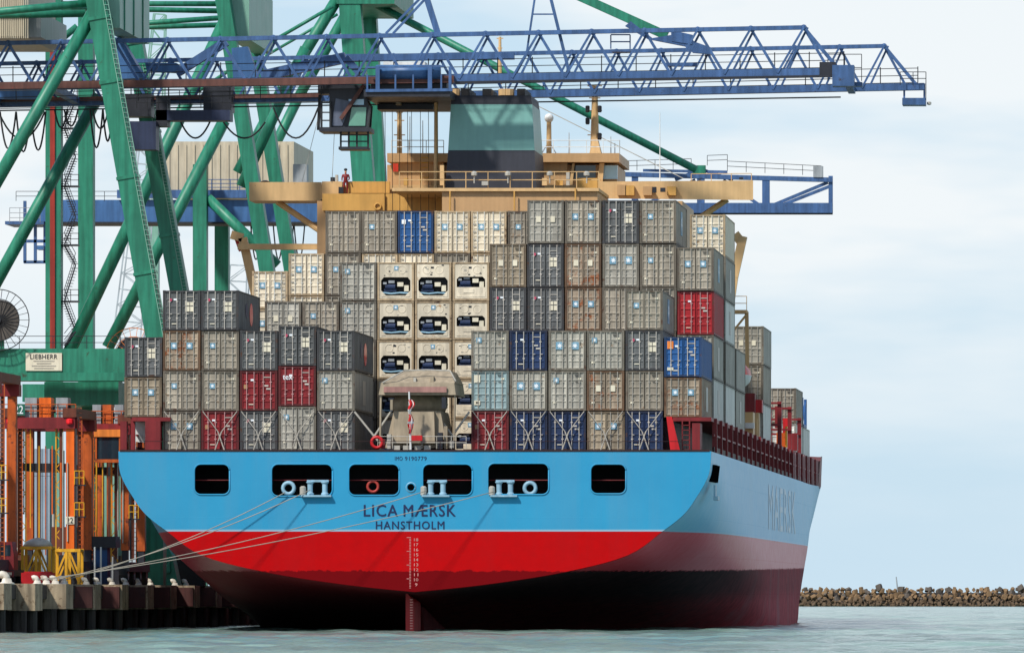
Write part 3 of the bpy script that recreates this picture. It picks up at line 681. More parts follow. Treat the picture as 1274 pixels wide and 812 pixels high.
# masts
def mast(px, y0, y1, Y, r0, r1, mat, parent, arms=()):
    m = MB(); m.tube(P(px, y0, Y), P(px, y1, Y), r0, r1, 10)
    for ay, w in arms: m.box(PX(px-w, Y), PX(px+w, Y), Y-.06, Y+.06, PZ(ay+.6, Y), PZ(ay-.6, Y))
    return m.build('mast', mat, parent)
ms = mast(740, 192, 107, 568, .34, .2, 'buff', ship, ((138, 9), (168, 9), (122, 7), (107, 9)))
frust(733, 748, 737.5, 743, 192, 172, 567.3, 568.7, .2).build('mast_foot', 'buff', ms)
for dx, y in ((6, 137), (6, 171), (-9, 137), (-9, 152)): MB().lathe(P(740+dx, y+3, 567.8), [(.12, 0), (.16, .1), (.16, .45), (.08, .5)], 8).build('navigation_light', 'dark_steel', ms)
m2 = mast(683, 192, 152, 570, .2, .17, 'buff', ship); MB().sphere(P(683, 147, 570), .34, 12, 8).build('radome', 'white', m2, True)
for sx in (-1, 1): MB().tube(P(683+sx*9, 191, 570), P(683, 176, 570), .04, n=5).build('mast_stay', 'white', m2)
mast(497, 228, 125, 569, .22, .16, 'buff', ship, ((150, 6), (168, 7), (140, 4)))
mast(542.5, 234, 118, 556.5, .16, .13, 'buff', ship)
mast(622, 105, 46, 572, .16, .1, 'buff', ship, ((48, 4), (60, 3)))
for px, yt, Y in ((821, 140, 566), (510, 145, 568), (526, 150, 568), (708, 165, 570), (760, 170, 570), (765, 178, 570)):
    MB().tube(P(px, 230 if px == 821 else 192, Y), P(px, yt, Y), .045, .025, 6).build('whip_aerial', 'white', ship)
railing('ladder_rail', [P(523, 227, 562), P(533, 227, 562)], 1.8, .3, ship, 'yellow', (.2, .4, .6, .8, 1.0))
# lifeboat davits, boats
for pts, Y in (([(288, 292), (302, 296), (322, 385)], 567.0), ([(924.5, 294), (913, 345), (905, 400)], 566.0)):
    m = MB()
    for a, b in zip(pts[:-1], pts[1:]): m.bar(P(*a, Y), P(*b, Y), .62, .6)
    m.build('davit', 'buff', ship)
MB().bar(P(296, 307, 566), P(408, 307, 566), .42, .5).build('davit_beam', 'buff', ship)
MB().bar(P(923, 293, 566), P(914, 300, 566), .8, .5).build('davit_head', 'buff', ship)
def lifeboat(c, label, L=7.5):
    t = thing('lifeboat', label, 'lifeboat', c)
    v, f = [], []; n, mm = 13, 14
    for i in range(n):
        u = i/(n-1)*2-1; w = 1.35*math.sqrt(max(0.02, 1-abs(u)**3)); h = .9*(1-.35*u*u)
        for j in range(mm): a = 2*math.pi*j/mm; v.append((c[0]+w*math.cos(a), c[1]+u*L/2, c[2]+1.2+(h*1.25 if math.sin(a) > 0 else h*1.2)*math.sin(a)))
    up = MB(); lo = MB()
    for i in range(n-1):
        for j in range(mm):
            k = (j+1) % mm; q = (i*mm+j, i*mm+k, (i+1)*mm+k, (i+1)*mm+j); (up if j < mm//2 else lo).f.append(q)
    up.v = v; lo.v = list(v)
    up.f.append(tuple(range(mm//2+1))); lo.f.append(tuple(list(range(mm//2, mm))+[0]))
    up.build('canopy', 'orange_boat', t, True); lo.build('boat_hull', 'white', t, True)
    return t
lifeboat((PX(909, 569), 572, PZ(486, 569)), 'orange and white lifeboat hung at the starboard side of the accommodation block')
MB().bar(P(295, 298, 567.5), P(300, 312, 567.5), .3, .5).build('davit_fall', 'red', ship)
# starboard service platform
m = MB(); m.box(PX(900, 580), PX(930, 580), 579, 581, PZ(390, 580), PZ(386, 580)); m.bar(P(929, 388, 580), P(930, 470, 580), .28, .28); m.bar(P(929, 391, 579.5), P(912, 412, 579.5), .16, .16)
m.build('gangway_platform', 'buff', ship)
railing('railing', [P(914, 386, 579.2), P(929, 386, 579.2)], 1.05, .9, ship, 'buff')
m = MB(); m.box(PX(926, 578), PX(938, 578), 576.5, 579.5, DECK, PZ(513, 578)); m.build('pilot_station', 'buff', ship)
MB().box(PX(928, 577), PX(939, 577), 576.0, 576.6, PZ(533, 577), PZ(526, 577)).build('deck_box', 'white', ship)
MB().box(PX(928, 577), PX(938, 577), 575.6, 576.4, PZ(560, 577), PZ(548, 577)).build('deck_box', 'grey_steel', ship)
for (a, b, c, d, Y, mt) in ((926, 939, 489, 516, 583, 'maroon'), (940, 948, 497, 513, 584.5, 'red'), (927, 934, 517, 525, 582, 'buff'), (936, 944, 513, 545, 584, 'buff'), (930, 936, 536, 546, 581, 'white'), (938, 944, 552, 566, 583, 'galv'), (964, 972, 505, 532, 622, 'maroon'), (974, 984, 520, 540, 628, 'red'), (966, 978, 538, 556, 625, 'orange_dirty'), (984, 992, 540, 560, 632, 'maroon'), (968, 971, 532, 558, 621, 'yellow'), (977, 979, 530, 556, 624, 'yellow')):
    MB().box(PX(a, Y), PX(b, Y), Y, Y+1.6, PZ(d, Y), PZ(c, Y)).build('deck_fitting', mt, ship)
for px in (929, 935, 941): MB().tube(P(px, 566, 580), P(px, 520, 580), .09, n=6).build('vent_pipe', 'buff', ship)
# stern vent house
vh = thing('vent_house', 'tan canvas hooded ventilator house with pink band on the aft deck', 'ventilator', (PX(520, 505), 505, DECK))
def fr2(name, a0, a1, b0, b1, ya, yb, y0, y1, mat, tp=.3):
    return frust(a0, a1, b0, b1, ya, yb, y0, y1, tp).build(name, mat, vh)
fr2('base', 479, 556, 490, 548, 557, 511, 503.2, 509.5, 'canvas', .5)
fr2('base_panel', 489, 541, 490, 540, 551, 512, 502.9, 504, 'canvas', .3)
MB().lathe((PX(521, 506), 506.2, PZ(512, 505)), [(1.7, 0), (1.9, .5), (1.6, .95), (1.4, 1.2)], 18).build('collar', 'canvas', vh, True)
fr2('hood', 471, 567, 474, 565, 491, 476, 502.8, 509.6, 'canvas', .15)
MB().box(PX(478, 503), PX(556, 503), 502.68, 502.8, PZ(488, 502.8), PZ(481, 502.8)).build('hood_band', 'pink', vh)
fr2('hood_cap', 474, 566, 503, 560, 476, 461, 503.0, 509.4, 'canvas', 1.6)
for px in (494, 506, 520, 532): MB().box(PX(px-4, 502.6), PX(px+4, 502.6), 502.3, 502.7, DECK+.1, DECK+.42).build('valve_box', 'galv', vh)
for px, w, y0, y1, Y, mt in ((482, 5, 558, 540, 502.6, 'galv'), (475, 4, 558, 546, 502.4, 'maroon'), (545, 6, 558, 538, 502.7, 'dark_steel'), (553, 4, 558, 530, 503, 'canvas'), (560, 5, 557, 548, 502.6, 'galv'), (568, 8, 558, 549, 503, 'dark_steel'), (486, 3, 510, 497, 503, 'canvas'), (550, 5, 508, 494, 503.2, 'dark_steel'), (536, 4, 475, 468, 503.4, 'canvas'), (515, 3, 475, 470, 503.4, 'galv')):
    MB().box(PX(px, Y), PX(px+w, Y), Y-.3, Y+.3, PZ(y0, Y), PZ(y1, Y)).build('vent_fitting', mt, vh)
for px in (473, 565): MB().tube(P(px, 558, 503), P(px+1, 490, 503), .07, n=6).build('support_pipe', 'canvas', vh)
MB().path([P(476, 476, 502.9), P(490, 468, 502.9), P(503, 461, 503.4), P(530, 460, 503.6), P(560, 461, 503.4), P(567, 474, 503)], .05, 5).build('cover_lacing', 'galv', vh)
railing('vent_rail', [P(470, 558, 502.2), P(580, 558, 502.2)], .8, .9, vh, 'galv', (1.0, .5), .025)
# ensign staff, flag, lifebuoy, box
fs = thing('ensign_staff', 'white flagstaff with a limp red and white flag before the vent house', 'flag', P(511, 557, 502))
MB().tube(P(511, 559, 502), P(509, 487, 502), .07, .05, 8).build('staff', 'white', fs)
v, f = [], []
for i in range(15):
    for j in range(6): v.append((PX(508.2, 502)+.28*j/5*(1+.4*math.sin(i*.8))+.05*math.sin(i*1.1), 501.9+.12*math.sin(j*2.2+i*.4), PZ(497+i*3.0, 502)))
fl = MB(); fw = MB()
for i in range(14):
    for j in range(5): (fw if (i in (4, 5, 9) or j == 3) else fl).f.append((i*6+j, i*6+j+1, (i+1)*6+j+1, (i+1)*6+j))
fl.v = v; fw.v = list(v); fl.build('flag', 'red', fs, True); fw.build('flag_cross', 'white', fs, True)
lb = tag(MB().ring(P(469, 550, 501.6), .34, .11).build('lifebuoy', 'red', None, True), 'red lifebuoy on the stern rail left of the vent house', 'lifebuoy')
tag(MB().box(PX(513, 502), PX(526, 502), 501.5, 502.1, PZ(548, 501.8), PZ(541.5, 501.8)).build('locker_box', 'red'), 'small red box in front of the vent house on the stern rail', 'box')
railing('stern_rail', [(X0-17.5, D+.5, DECK+.1), (X0+17.5, D+.5, DECK+.1)], .55, 3.0, ship, 'hatch', (1.0,), .02)

# ------------------------------------------------------------------ containers
CW = 2.438; CL = 12.19; HS, HH = 2.591, 2.896
def star_pts(r, n=7, k=.45):
    return [((r if i % 2 == 0 else r*k)*math.sin(math.pi*i/n), (r if i % 2 == 0 else r*k)*math.cos(math.pi*i/n)) for i in range(2*n)]
CM = {}
def cmesh(h):
    if h in CM: return CM[h]
    w = CW/2; R = {}
    m = MB()
    for sx in (-1, 1):
        for y0, y1 in ((0, .16), (CL-.16, CL)):
            m.box(min(sx*w, sx*(w-.13)), max(sx*w, sx*(w-.13)), y0+.004, y1-.004, .1, h-.1)
        m.box(min(sx*w, sx*(w-.07)), max(sx*w, sx*(w-.07)), .16, CL-.16, .012, .15)
        m.box(min(sx*w, sx*(w-.07)), max(sx*w, sx*(w-.07)), .16, CL-.16, h-.09, h-.012)
        for y0 in (-.006, CL-.17):
            for z0 in (0, h-.118): m.box(min(sx*(w+.005), sx*(w-.165)), max(sx*(w+.005), sx*(w-.165)), y0, y0+.178, z0, z0+.118)
    m.box(-w+.165, w-.165, .01, .15, .015, .14); m.box(-w+.165, w-.165, .01, .15, h-.12, h-.015)
    R['frame'] = m.mesh('frame')
    m = MB()       # corrugated walls, roof, front end, floor
    for sx in (-1, 1):
        xo, xi = sx*(w-.022), sx*(w-.06); pr = []; y = .16; p = (CL-.32)/40
        for i in range(40): pr += [(xo, y), (xo, y+p*.32), (xi, y+p*.5), (xi, y+p*.82)]; y += p
        pr.append((xo, CL-.16)); k = len(m.v)
        for x, yy in pr: m.v += [(x, yy, .15), (x, yy, h-.09)]
        for i in range(len(pr)-1):
            q = (k+2*i, k+2*i+2, k+2*i+3, k+2*i+1); m.f.append(q if sx > 0 else q[::-1])
    k = len(m.v)
    m.v += [(-w+.03, .1, h-.02), (w-.03, .1, h-.02), (w-.03, CL-.02, h-.02), (-w+.03, CL-.02, h-.02), (-w+.03, CL-.03, .1), (w-.03, CL-.03, .1), (w-.03, CL-.03, h-.03), (-w+.03, CL-.03, h-.03),
            (-w+.03, .1, .06), (w-.03, .1, .06), (w-.03, CL-.02, .06), (-w+.03, CL-.02, .06)]
    m.f += [(k, k+1, k+2, k+3), (k+5, k+4, k+7, k+6), (k+11, k+10, k+9, k+8)]
    R['shell'] = m.mesh('shell', False)
    for nm, sx in (('doorL', -1), ('doorR', 1)):
        m = MB(); xa, xb = sorted((sx*.028, sx*(w-.15))); za, zb = .15, h-.13; rec, nrec = .045, 5
        zs = [za]; step_ = (zb-za)/nrec
        prof = [(.05, za)]
        for i in range(nrec):
            z = za+i*step_; prof += [(.05, z+step_*.08), (.085, z+step_*.16), (.085, z+step_*.84), (.05, z+step_*.92)]
        prof.append((.05, zb)); k = len(m.v)
        for y, z in prof: m.v += [(xa, y, z), (xb, y, z)]
        for i in range(len(prof)-1): m.f.append((k+2*i, k+2*i+1, k+2*i+3, k+2*i+2))
        m.box(xa, xa+.05, .035, .1, za, zb); m.box(xb-.05, xb, .035, .1, za, zb)
        R[nm] = m.mesh('door', False)
    m = MB(); m.tube((0, 0, .06), (0, 0, h-.06), .026, n=6)
    for z in (.1, h*.3, h*.72, h-.1): m.box(-.07, .07, .004, .05, z-.035, z+.035)
    m.box(-.02, .15, -.035, -.01, h*.40, h*.40+.035)
    R['rod'] = m.mesh('locking_rod')
    m = MB(); rr = []
    CM[h] = R
    return R
_sm = {}
def small(kind):
    if kind in _sm: return _sm[kind]
    if kind == 'square': me = MB().box(-.24, .24, 0, .012, -.24, .24).mesh('panel')
    elif kind == 'star': me = curve_mesh([star_pts(.19)], .006, 'star'); me.transform(Matrix.Translation((0, -.006, 0)))
    elif kind == 'dot': me = MB().lathe((0,0,0), [(.1, 0), (.1, .01)], 10).mesh('dot'); me.transform(Matrix.Rotation(math.pi/2, 4, 'X'))
    elif kind == 'plate': me = MB().box(-.13, .13, 0, .012, -.16, .16).mesh('plate')
    elif kind == 'line': me = MB().box(-.3, .3, 0, .012, -.035, .035).mesh('line')
    elif kind == 'label': me = MB().box(-.1, .1, 0, .012, -.06, .06).mesh('label')
    elif kind == 'card': me = MB().box(-.2, .2, 0, .012, -.25, .25).mesh('card')
    elif kind == 'bigsq': me = MB().box(-.012, .0, -1.0, 1.0, -.8, .8).mesh('bigsq')
    elif kind == 'bigstar': me = curve_mesh([star_pts(.68)], .006, 'bigstar'); me.transform(Matrix.Translation((.008, 0, 0)) @ Matrix.Rotation(math.pi/2, 4, 'Z'))
    elif kind == 'emblem': me = curve_mesh([[(.55*math.cos(t*math.pi/9)*(1.6), .75*math.sin(t*math.pi/9)) for t in range(18)]], .006, 'emblem'); me.transform(Matrix.Rotation(math.pi/2, 4, 'Z'))
    elif kind == 'emblem2': me = curve_mesh([[(.3*math.cos(t*math.pi/6)*(2.2), .5*math.sin(t*math.pi/6)) for t in range(12)]], .006, 'emblem'); me.transform(Matrix.Rotation(math.pi/2, 4, 'Z'))
    elif kind == 'vent': me = MB().box(-.16, .16, 0, .03, -.05, .05).mesh('hinge')
    elif kind == 'tex': me = text_mesh('tex', .62, .3, 'tex', .02, 1, .006)
    _sm[kind] = me; return me
def slotmat(o, mat):
    if len(o.data.materials) == 0: o.data.materials.append(MATS[mat])
    o.material_slots[0].link = 'OBJECT'; o.material_slots[0].material = MATS[mat]
def inst(name, me, mat, parent, loc=(0,0,0)):
    o = bpy.data.objects.new(name, me); COL.objects.link(o); slotmat(o, mat); o.parent = parent; o.location = loc
    return o
RF = {}
def reefer_meshes(h, var):
    if (h, var) in RF: return RF[(h, var)]
    w = CW/2-.135; za, zb = .15, h-.13; R = {}
    if var: hole = [(-.95, .92), (-.95, 1.46), (-.78, 1.62), (.78, 1.62), (.95, 1.46), (.95, .92)]
    else: hole = [(-.66, .36), (-.98, .7), (-.98, 1.36), (-.8, 1.58), (.8, 1.58), (.98, 1.36), (.98, .7), (.66, .36)]
    me = curve_mesh([[(-w, za), (w, za), (w, zb), (-w, zb)], hole], .02, 'machine_panel'); me.transform(Matrix.Translation((0, .06, 0))); R['panel'] = me
    R['recess'] = MB().box(-1.0, 1.0, .62, .66, .4, 1.7).mesh('recess')
    m = MB(); zq = 1.0 if var else .75
    m.tube((-.72, .3, zq+.18), (-.05, .3, zq+.18), .2, n=10); m.box(-.8, .02, .22, .5, zq-.12, zq+.06); R['compressor'] = m.mesh('compressor')
    R['pipe'] = MB().path([(-.9, .2, zq-.2), (-.3, .18, zq-.26), (.3, .18, zq-.2), (.9, .2, zq-.24)], .06, 6).mesh('pipe'); R['coil'] = MB().box(-.85, -.62, .1, .4, zq+.36, zq+.5).box(-.5, -.1, .2, .4, zq+.44, zq+.62).mesh('coil')
    R['control'] = MB().box(.1, .5, .12, .5, zq+.22, zq+.5).box(.55, .85, .2, .5, zq-.1, zq+.3).mesh('control_box')
    m = MB()
    for sx in (-1, 1): m.quadbox([(sx*.95, .02, .28), (sx*.62, .02, .28), (sx*.62, .05, .28), (sx*.95, .05, .28), (sx*.95, .02, .62), (sx*.9, .02, .62), (sx*.9, .05, .62), (sx*.95, .05, .62)])
    m.box(-.6, .6, .02, .05, .26, .36)
    if var: m.box(-.5, .2, .015, .045, .55, .8)
    R['guard'] = m.mesh('guard_plate')
    R['fans'] = MB().ring((0, .035, h-.52), .26, .018, 'y', 16, 5).mesh('fan_ring')
    RF[(h, var)] = R; return R
BARS = {'c_red': 'bar_pink', 'c_scarlet': 'bar_pink', 'c_navy': 'bar_light', 'c_blue': 'bar_light', 'c_slate': 'bar_light'}
GRP = 'shipping containers stacked on the ship'
def container(X, Y, Z, h, kind, label, detail=True, side=None):
    colr = {'star2': 'c_grey', 'star1': 'c_grey', 'lstar1': 'c_lgrey', 'lstar2': 'c_lgrey', 'slate': 'c_slate', 'red': 'c_red', 'tex': 'c_red', 'scarlet': 'c_scarlet', 'navy': 'c_navy', 'blue': 'c_blue', 'bluew': 'c_blue',
            'rusty2': 'c_rusty', 'rusty': 'c_rusty', 'warm': 'c_warm', 'warm2': 'c_warm', 'teal': 'c_teal', 'cream': 'c_cream', 'reefer': 'c_cream', 'reefer_b': 'c_cream', 'grey': 'c_grey', 'white': 'c_white', 'brightstar2': 'c_lgrey', 'panel2': 'c_lgrey'}[kind]
    t = thing('shipping_container', label, 'container', (X, Y, Z), GRP, True)
    R = cmesh(h); inst('frame', R['frame'], colr+'_frame', t); inst('shell', R['shell'], colr, t)
    if side == 'star':
        a = inst('side_emblem', small('bigsq'), 'star_blue', t, (CW/2+.0, 6.2, h*.55)); inst('star', small('bigstar'), 'star_white', a)
    elif side == 'emblem':
        a = inst('side_emblem', small('emblem'), 'redlamp', t, (CW/2-.005, 7.2, h*.48)); a2 = inst('side_emblem', small('emblem2'), 'navy_paint', t, (CW/2-.005, 4.6, h*.55))
    elif side == 'panel':
        inst('side_emblem', small('bigsq'), 'bar_grey', t, (CW/2+.0, 6.2, h*.5))
    if kind.startswith('reefer'):
        Q = reefer_meshes(h, kind == 'reefer_b')
        p = inst('machine_panel', Q['panel'], colr, t); inst('recess', Q['recess'], 'black', p); inst('compressor', Q['compressor'], 'c_navy', p); inst('control_box', Q['control'], 'placard', p); inst('pipe', Q['pipe'], 'chock', p); inst('coil', Q['coil'], 'grey_steel', p)
        inst('guard_plate', Q['guard'], colr, p); [inst('fan_ring', Q['fans'], colr, p, (sx, 0, 0)) for sx in (-.42, .42)]
        rv = random.Random(int(X*31+Z*57)); v_ = rv.random()
        if v_ < .66: q = inst('star_panel', small('square'), 'star_blue', p, (rv.uniform(-.05, .05), .024, h*.84)); q.scale = (.62, 1, .62); inst('star', small('star'), 'star_white', q, (0, -.001, 0))
        else: inst('maker_label', small('label'), 'cable', p, (-.05, .024, h*.86)); inst('maker_label', small('label'), 'cable', p, (-.12, .024, h*.68)).scale = (.7, 1, .7)
        for k in range(4): inst('access_label', small('label'), 'bar_grey' if k % 2 else 'dark_steel', p, (rv.uniform(-.9, .9), .026, h*rv.uniform(.64, .92))).scale = (rv.uniform(.3, .8), 1, rv.uniform(.3, .7))
        return t
    dl = inst('door', R['doorL'], colr, t); dr = inst('door', R['doorR'], colr, t)
    if detail:
        bm_ = BARS.get(colr, 'bar_grey' if colr != 'c_cream' else 'c_white')
        for d, xs in ((dl, (-.78, -.3)), (dr, (.3, .78))):
            for x in xs: inst('locking_rod', R['rod'], bm_, d, (x, .015, 0))
    def starp(d, x, z, s=1.0):
        q = inst('star_panel', small('square'), 'star_blue', d, (x, .022, z)); q.scale = (s, 1, s); inst('star', small('star'), 'star_white', q, (0, -.001, 0))
    z6 = h*.62
    if kind in ('star2', 'lstar2', 'rusty2', 'warm2', 'brightstar2', 'cream'): s = 1.15 if kind == 'brightstar2' else .95; starp(dl, -.5, z6, s*.9); starp(dr, .5, z6, s*.9)
    elif kind in ('star1', 'lstar1'): starp(dl, -.5 if kind == 'star1' else -.72, h*.62 if kind == 'star1' else h*.76, .72)
    if kind in ('star1', 'lstar1', 'rusty', 'warm', 'teal', 'grey', 'star2'):
        for q, wd in ((.9, .5), (.86, .35), (.72, .3)): inst('code_line', small('line'), 'cable', dr, (.62, .03, h*q)).scale = (wd, 1, .55)
        inst('label_plate', small('label'), 'placard', dr, (.82, .022, h*.8)); inst('label_plate', small('label'), 'placard', dl, (-.82, .022, h*.2))
    if kind in ('slate', 'navy', 'blue', 'bluew', 'red', 'tex', 'scarlet'):
        for x, z in ((.38, .0), (.68, .0)) if kind == 'slate' else ((.5, .25), (.62, .05)): inst('data_plate', small('plate'), 'placard' if kind == 'slate' else 'bar_light', dr, (x, .022, h*.53+z)).scale = (1, 1, 1 if kind == 'slate' else .3)
        if kind == 'slate':
            for x in (.38, .68): inst('data_plate', small('plate'), 'placard', dr, (x, .022, h*.53+.34)).scale = (1, 1, .7)
            inst('warning_dot', small('dot'), 'dot_pink', dl, (-.72, .022, h*.76))
        inst('warning_label', small('label'), 'star_white', dl, (-.42, .022, h*.77)); inst('number_line', small('line'), 'bar_grey', dr, (.55, .022, h*.84)).scale = (.8, 1, .8)
        inst('number_line', small('line'), 'placard', dl, (-.5, .022, h*.16)).scale = (.5, 1, .8)
        if kind in ('red',): inst('warning_label', small('card'), 'warmcard', dl, (-.85, .022, h*.6)).scale = (.6, 1, .55)
        if kind == 'bluew': inst('warning_label', small('card'), 'star_white', dl, (-.82, .022, h*.74)).scale = (.7, 1, .6)
        if kind == 'blue':
            inst('warning_label', small('card'), 'orangecard', dl, (-.82, .022, h*.8)); inst('warning_label', small('card'), 'placard', dl, (-.82, .022, h*.2)).scale = (1, 1, .4)
        if kind == 'tex': inst('lettering', small('tex'), 'star_white', dl, (-.62, .02, h*.72))
    if kind in ('warm', 'panel2', 'rusty'):
        for d, x in ((dl, -.45), (dr, .45)): inst('data_plate', small('card'), 'placard', d, (x, .022, h*.56)).scale = (.9, 1, .8)
    if kind == 'teal': inst('data_plate', small('card'), 'placard', dl, (-.85, .022, h*.8)); inst('data_plate', small('card'), 'placard', dl, (-.85, .022, h*.2)).scale = (1, 1, .6)
    if kind == 'cream':
        for d, sx in ((dl, -1), (dr, 1)):
            for q in (.15, .32, .5, .68, .86): inst('hinge', small('vent'), 'bar_grey', d, (sx*.98, .02, h*q)).scale = (.6, 1, 1)
    return t
DESC = {'star2': 'weathered grey container with two star panels', 'star1': 'weathered grey container with one star panel', 'lstar1': 'pale grey container with small star', 'lstar2': 'pale grey container with two star panels', 'slate': 'dark slate container with white data plates',
        'red': 'dark red container', 'tex': 'dark red container lettered tex', 'scarlet': 'bright red container', 'navy': 'navy blue container', 'blue': 'bright blue container with orange label', 'bluew': 'royal blue container with white label', 'rusty2': 'rust streaked container with two star panels', 'rusty': 'rust streaked container with pale plates',
        'warm': 'brownish grey container with pale plates', 'warm2': 'brownish grey container with two star panels', 'teal': 'pale teal container', 'cream': 'cream refrigerated container, door end', 'reefer': 'cream refrigerated container, machinery end', 'reefer_b': 'cream refrigerated container, slotted machinery end',
        'grey': 'plain grey container', 'white': 'white container', 'brightstar2': 'pale grey container with bright star panels', 'panel2': 'pale grey container with blank plates'}
ORD = ['first', 'second', 'third', 'fourth', 'fifth', 'sixth', 'seventh', 'eighth', 'ninth', 'tenth', 'eleventh', 'twelfth', 'thirteenth', 'fourteenth', 'fifteenth']
XC = -47.95; PITCH = 2.51
BAYY = {'A': 505.0, 'B': 519.2, 'C': 533.6, 'D': 547.4, 'E': 586.0, 'F': 640.0, 'G': 653.5}
BAYN = {'A': 'aftmost bay', 'B': 'second bay', 'C': 'third bay', 'D': 'fourth bay', 'E': 'midship bay', 'F': 'forward bay', 'G': 'foremost bay'}
def stack(bay, col, base, tiers, tops=None):
    Y = BAYY[bay]; z = base
    st = ORD[col+7] if col <= 0 else ORD[7-col]; sd_ = 'port' if col <= 0 else 'starboard'
    for i, tdef in enumerate(tiers):
        kind = tdef[0]; h = tdef[1]; side = tdef[2] if len(tdef) > 2 else None
        lab = '%s, %s tier, %s stack from %s, %s' % (DESC[kind], ('lowest', 'second', 'third', 'fourth', 'fifth', 'sixth')[i], st, sd_, BAYN[bay])
        rj = random.Random(hash((ord(bay), col, i)) & 0xffff)
        container(XC+col*PITCH+rj.uniform(-.018, .018), Y+rj.uniform(-.07, .07), z, h, kind, lab, True, side)
        z += h+.027
s, H = HS, HH
BA = 11.72; BO = 13.92
stack('A', -7, BO, [('warm2', s), ('slate', s)])
stack('A', -6, BA, [('star2', s), ('star1', s), ('rusty2', s), ('slate', s)])
stack('A', -5, BA, [('red', s), ('star1', s), ('star1', s), ('slate', s, 'emblem')])
stack('A', -4, BA, [('slate', s), ('red', s), ('slate', s)])
stack('A', -3, BA, [('lstar1', H), ('tex', s), ('slate', s)])
stack('A', -2, BA, [('slate', s), ('lstar1', s, 'panel'), ('slate', s, 'emblem')])
stack('A', 2, BA, [('red', s), ('teal', s), ('lstar1', s)])
stack('A', 3, BA, [('navy', s), ('brightstar2', s), ('navy', s)])
stack('A', 4, BA, [('navy', s), ('lstar1', s), ('brightstar2', s)])
stack('A', 5, BA, [('warm2', s), ('rusty', s), ('lstar1', s)])
stack('A', 6, BA, [('navy', s), ('grey', s), ('slate', s), ('star1', s, 'star')])
stack('A', 7, BO, [('rusty2', s, 'panel'), ('blue', s)])
BB = 11.55
stack('B', -4, BB, [('grey', s), ('grey', s), ('star1', s), ('panel2', s)])
stack('B', -3, BB, [('grey', s), ('grey', s), ('star1', s), ('star1', s)])
stack('B', -2, BB, [('grey', s), ('grey', s), ('star1', s), ('lstar1', s), ('lstar1', s)])
for c, k in ((-1, 'reefer'), (0, 'reefer'), (1, 'reefer_b')):
    stack('B', c, BB, [(k, s)]*5)
stack('B', 2, BB, [('grey', s), ('grey', H), ('grey', H), ('slate', H), ('warm', H)])
stack('B', 3, BB, [('grey', s), ('grey', H), ('grey', H), ('slate', H), ('slate', H), ('panel2', H)])
stack('B', 4, BB, [('grey', s), ('grey', H), ('grey', H), ('rusty2', H), ('rusty', H), ('star2', H)])
stack('B', 5, BB, [('grey', s), ('grey', H), ('grey', H), ('grey', H), ('brightstar2', H), ('slate', H)])
stack('B', 6, BB, [('grey', s), ('grey', H), ('grey', H), ('grey', H), ('star1', H), ('star1', H, 'star')])
stack('B', 7, BO, [('white', H, 'panel'), ('lstar1', H, 'panel'), ('scarlet', H), ('star2', H, 'star')])
stack('C', -5, BB, [('grey', s), ('grey', s), ('cream', s), ('cream', s), ('cream', s)])
stack('C', -4, BB, [('grey', s), ('grey', H), ('grey', H), ('cream', H), ('cream', H)])
tp = ['grey', 'star1', 'bluew', 'cream', 'cream', 'star1']; sc2 = ['star1', 'cream', 'cream', 'grey', 'cream', 'grey']
for i, c in enumerate(range(-3, 3)):
    stack('C', c, BB, [('grey', s), ('grey', H), ('grey', H), ('grey', H), (sc2[i], H), (tp[i], H)])
stack('C', 7, BO, [('white', H), ('lstar1', H), ('white', H, 'panel'), ('panel2', H, 'panel'), ('cream', H)])
stack('D', 7, BO, [('panel2', H, 'panel'), ('lstar1', H)])
stack('E', 7, BO, [('white', H), ('star1', H), ('panel2', H)]); stack('E', 6, BO, [('grey', H), ('slate', H), ('panel2', H)])
stack('F', 7, BO, [('white', s), ('grey', H)]); stack('F', 6, BO, [('star1', s), ('grey', H)])
stack('G', 7, BO, [('white', s)])
# blue flat rack end standing on the foremost container
fr = thing('flat_rack', 'open blue steel end frame on top of the foremost container', 'frame', (XC+7*PITCH, 653.5, BO+s+.03))
for sx in (-1.1, 1.1):
    MB().box(XC+7*PITCH+sx-.12, XC+7*PITCH+sx+.12, 653.6, 653.9, BO+s+.03, BO+s+2.5).build('post', 'c_blue', fr)
    MB().box(XC+7*PITCH+sx-.12, XC+7*PITCH+sx+.12, 660, 660.3, BO+s+.03, BO+s+2.5).build('post', 'c_blue', fr)
    MB().bar((XC+7*PITCH+sx, 653.9, BO+s+.3), (XC+7*PITCH+sx, 660, BO+s+2.3), .16).build('brace', 'c_blue', fr)
    MB().box(XC+7*PITCH+sx-.12, XC+7*PITCH+sx+.12, 653.6, 660.3, BO+s+.03, BO+s+.28).build('rail', 'c_blue', fr)
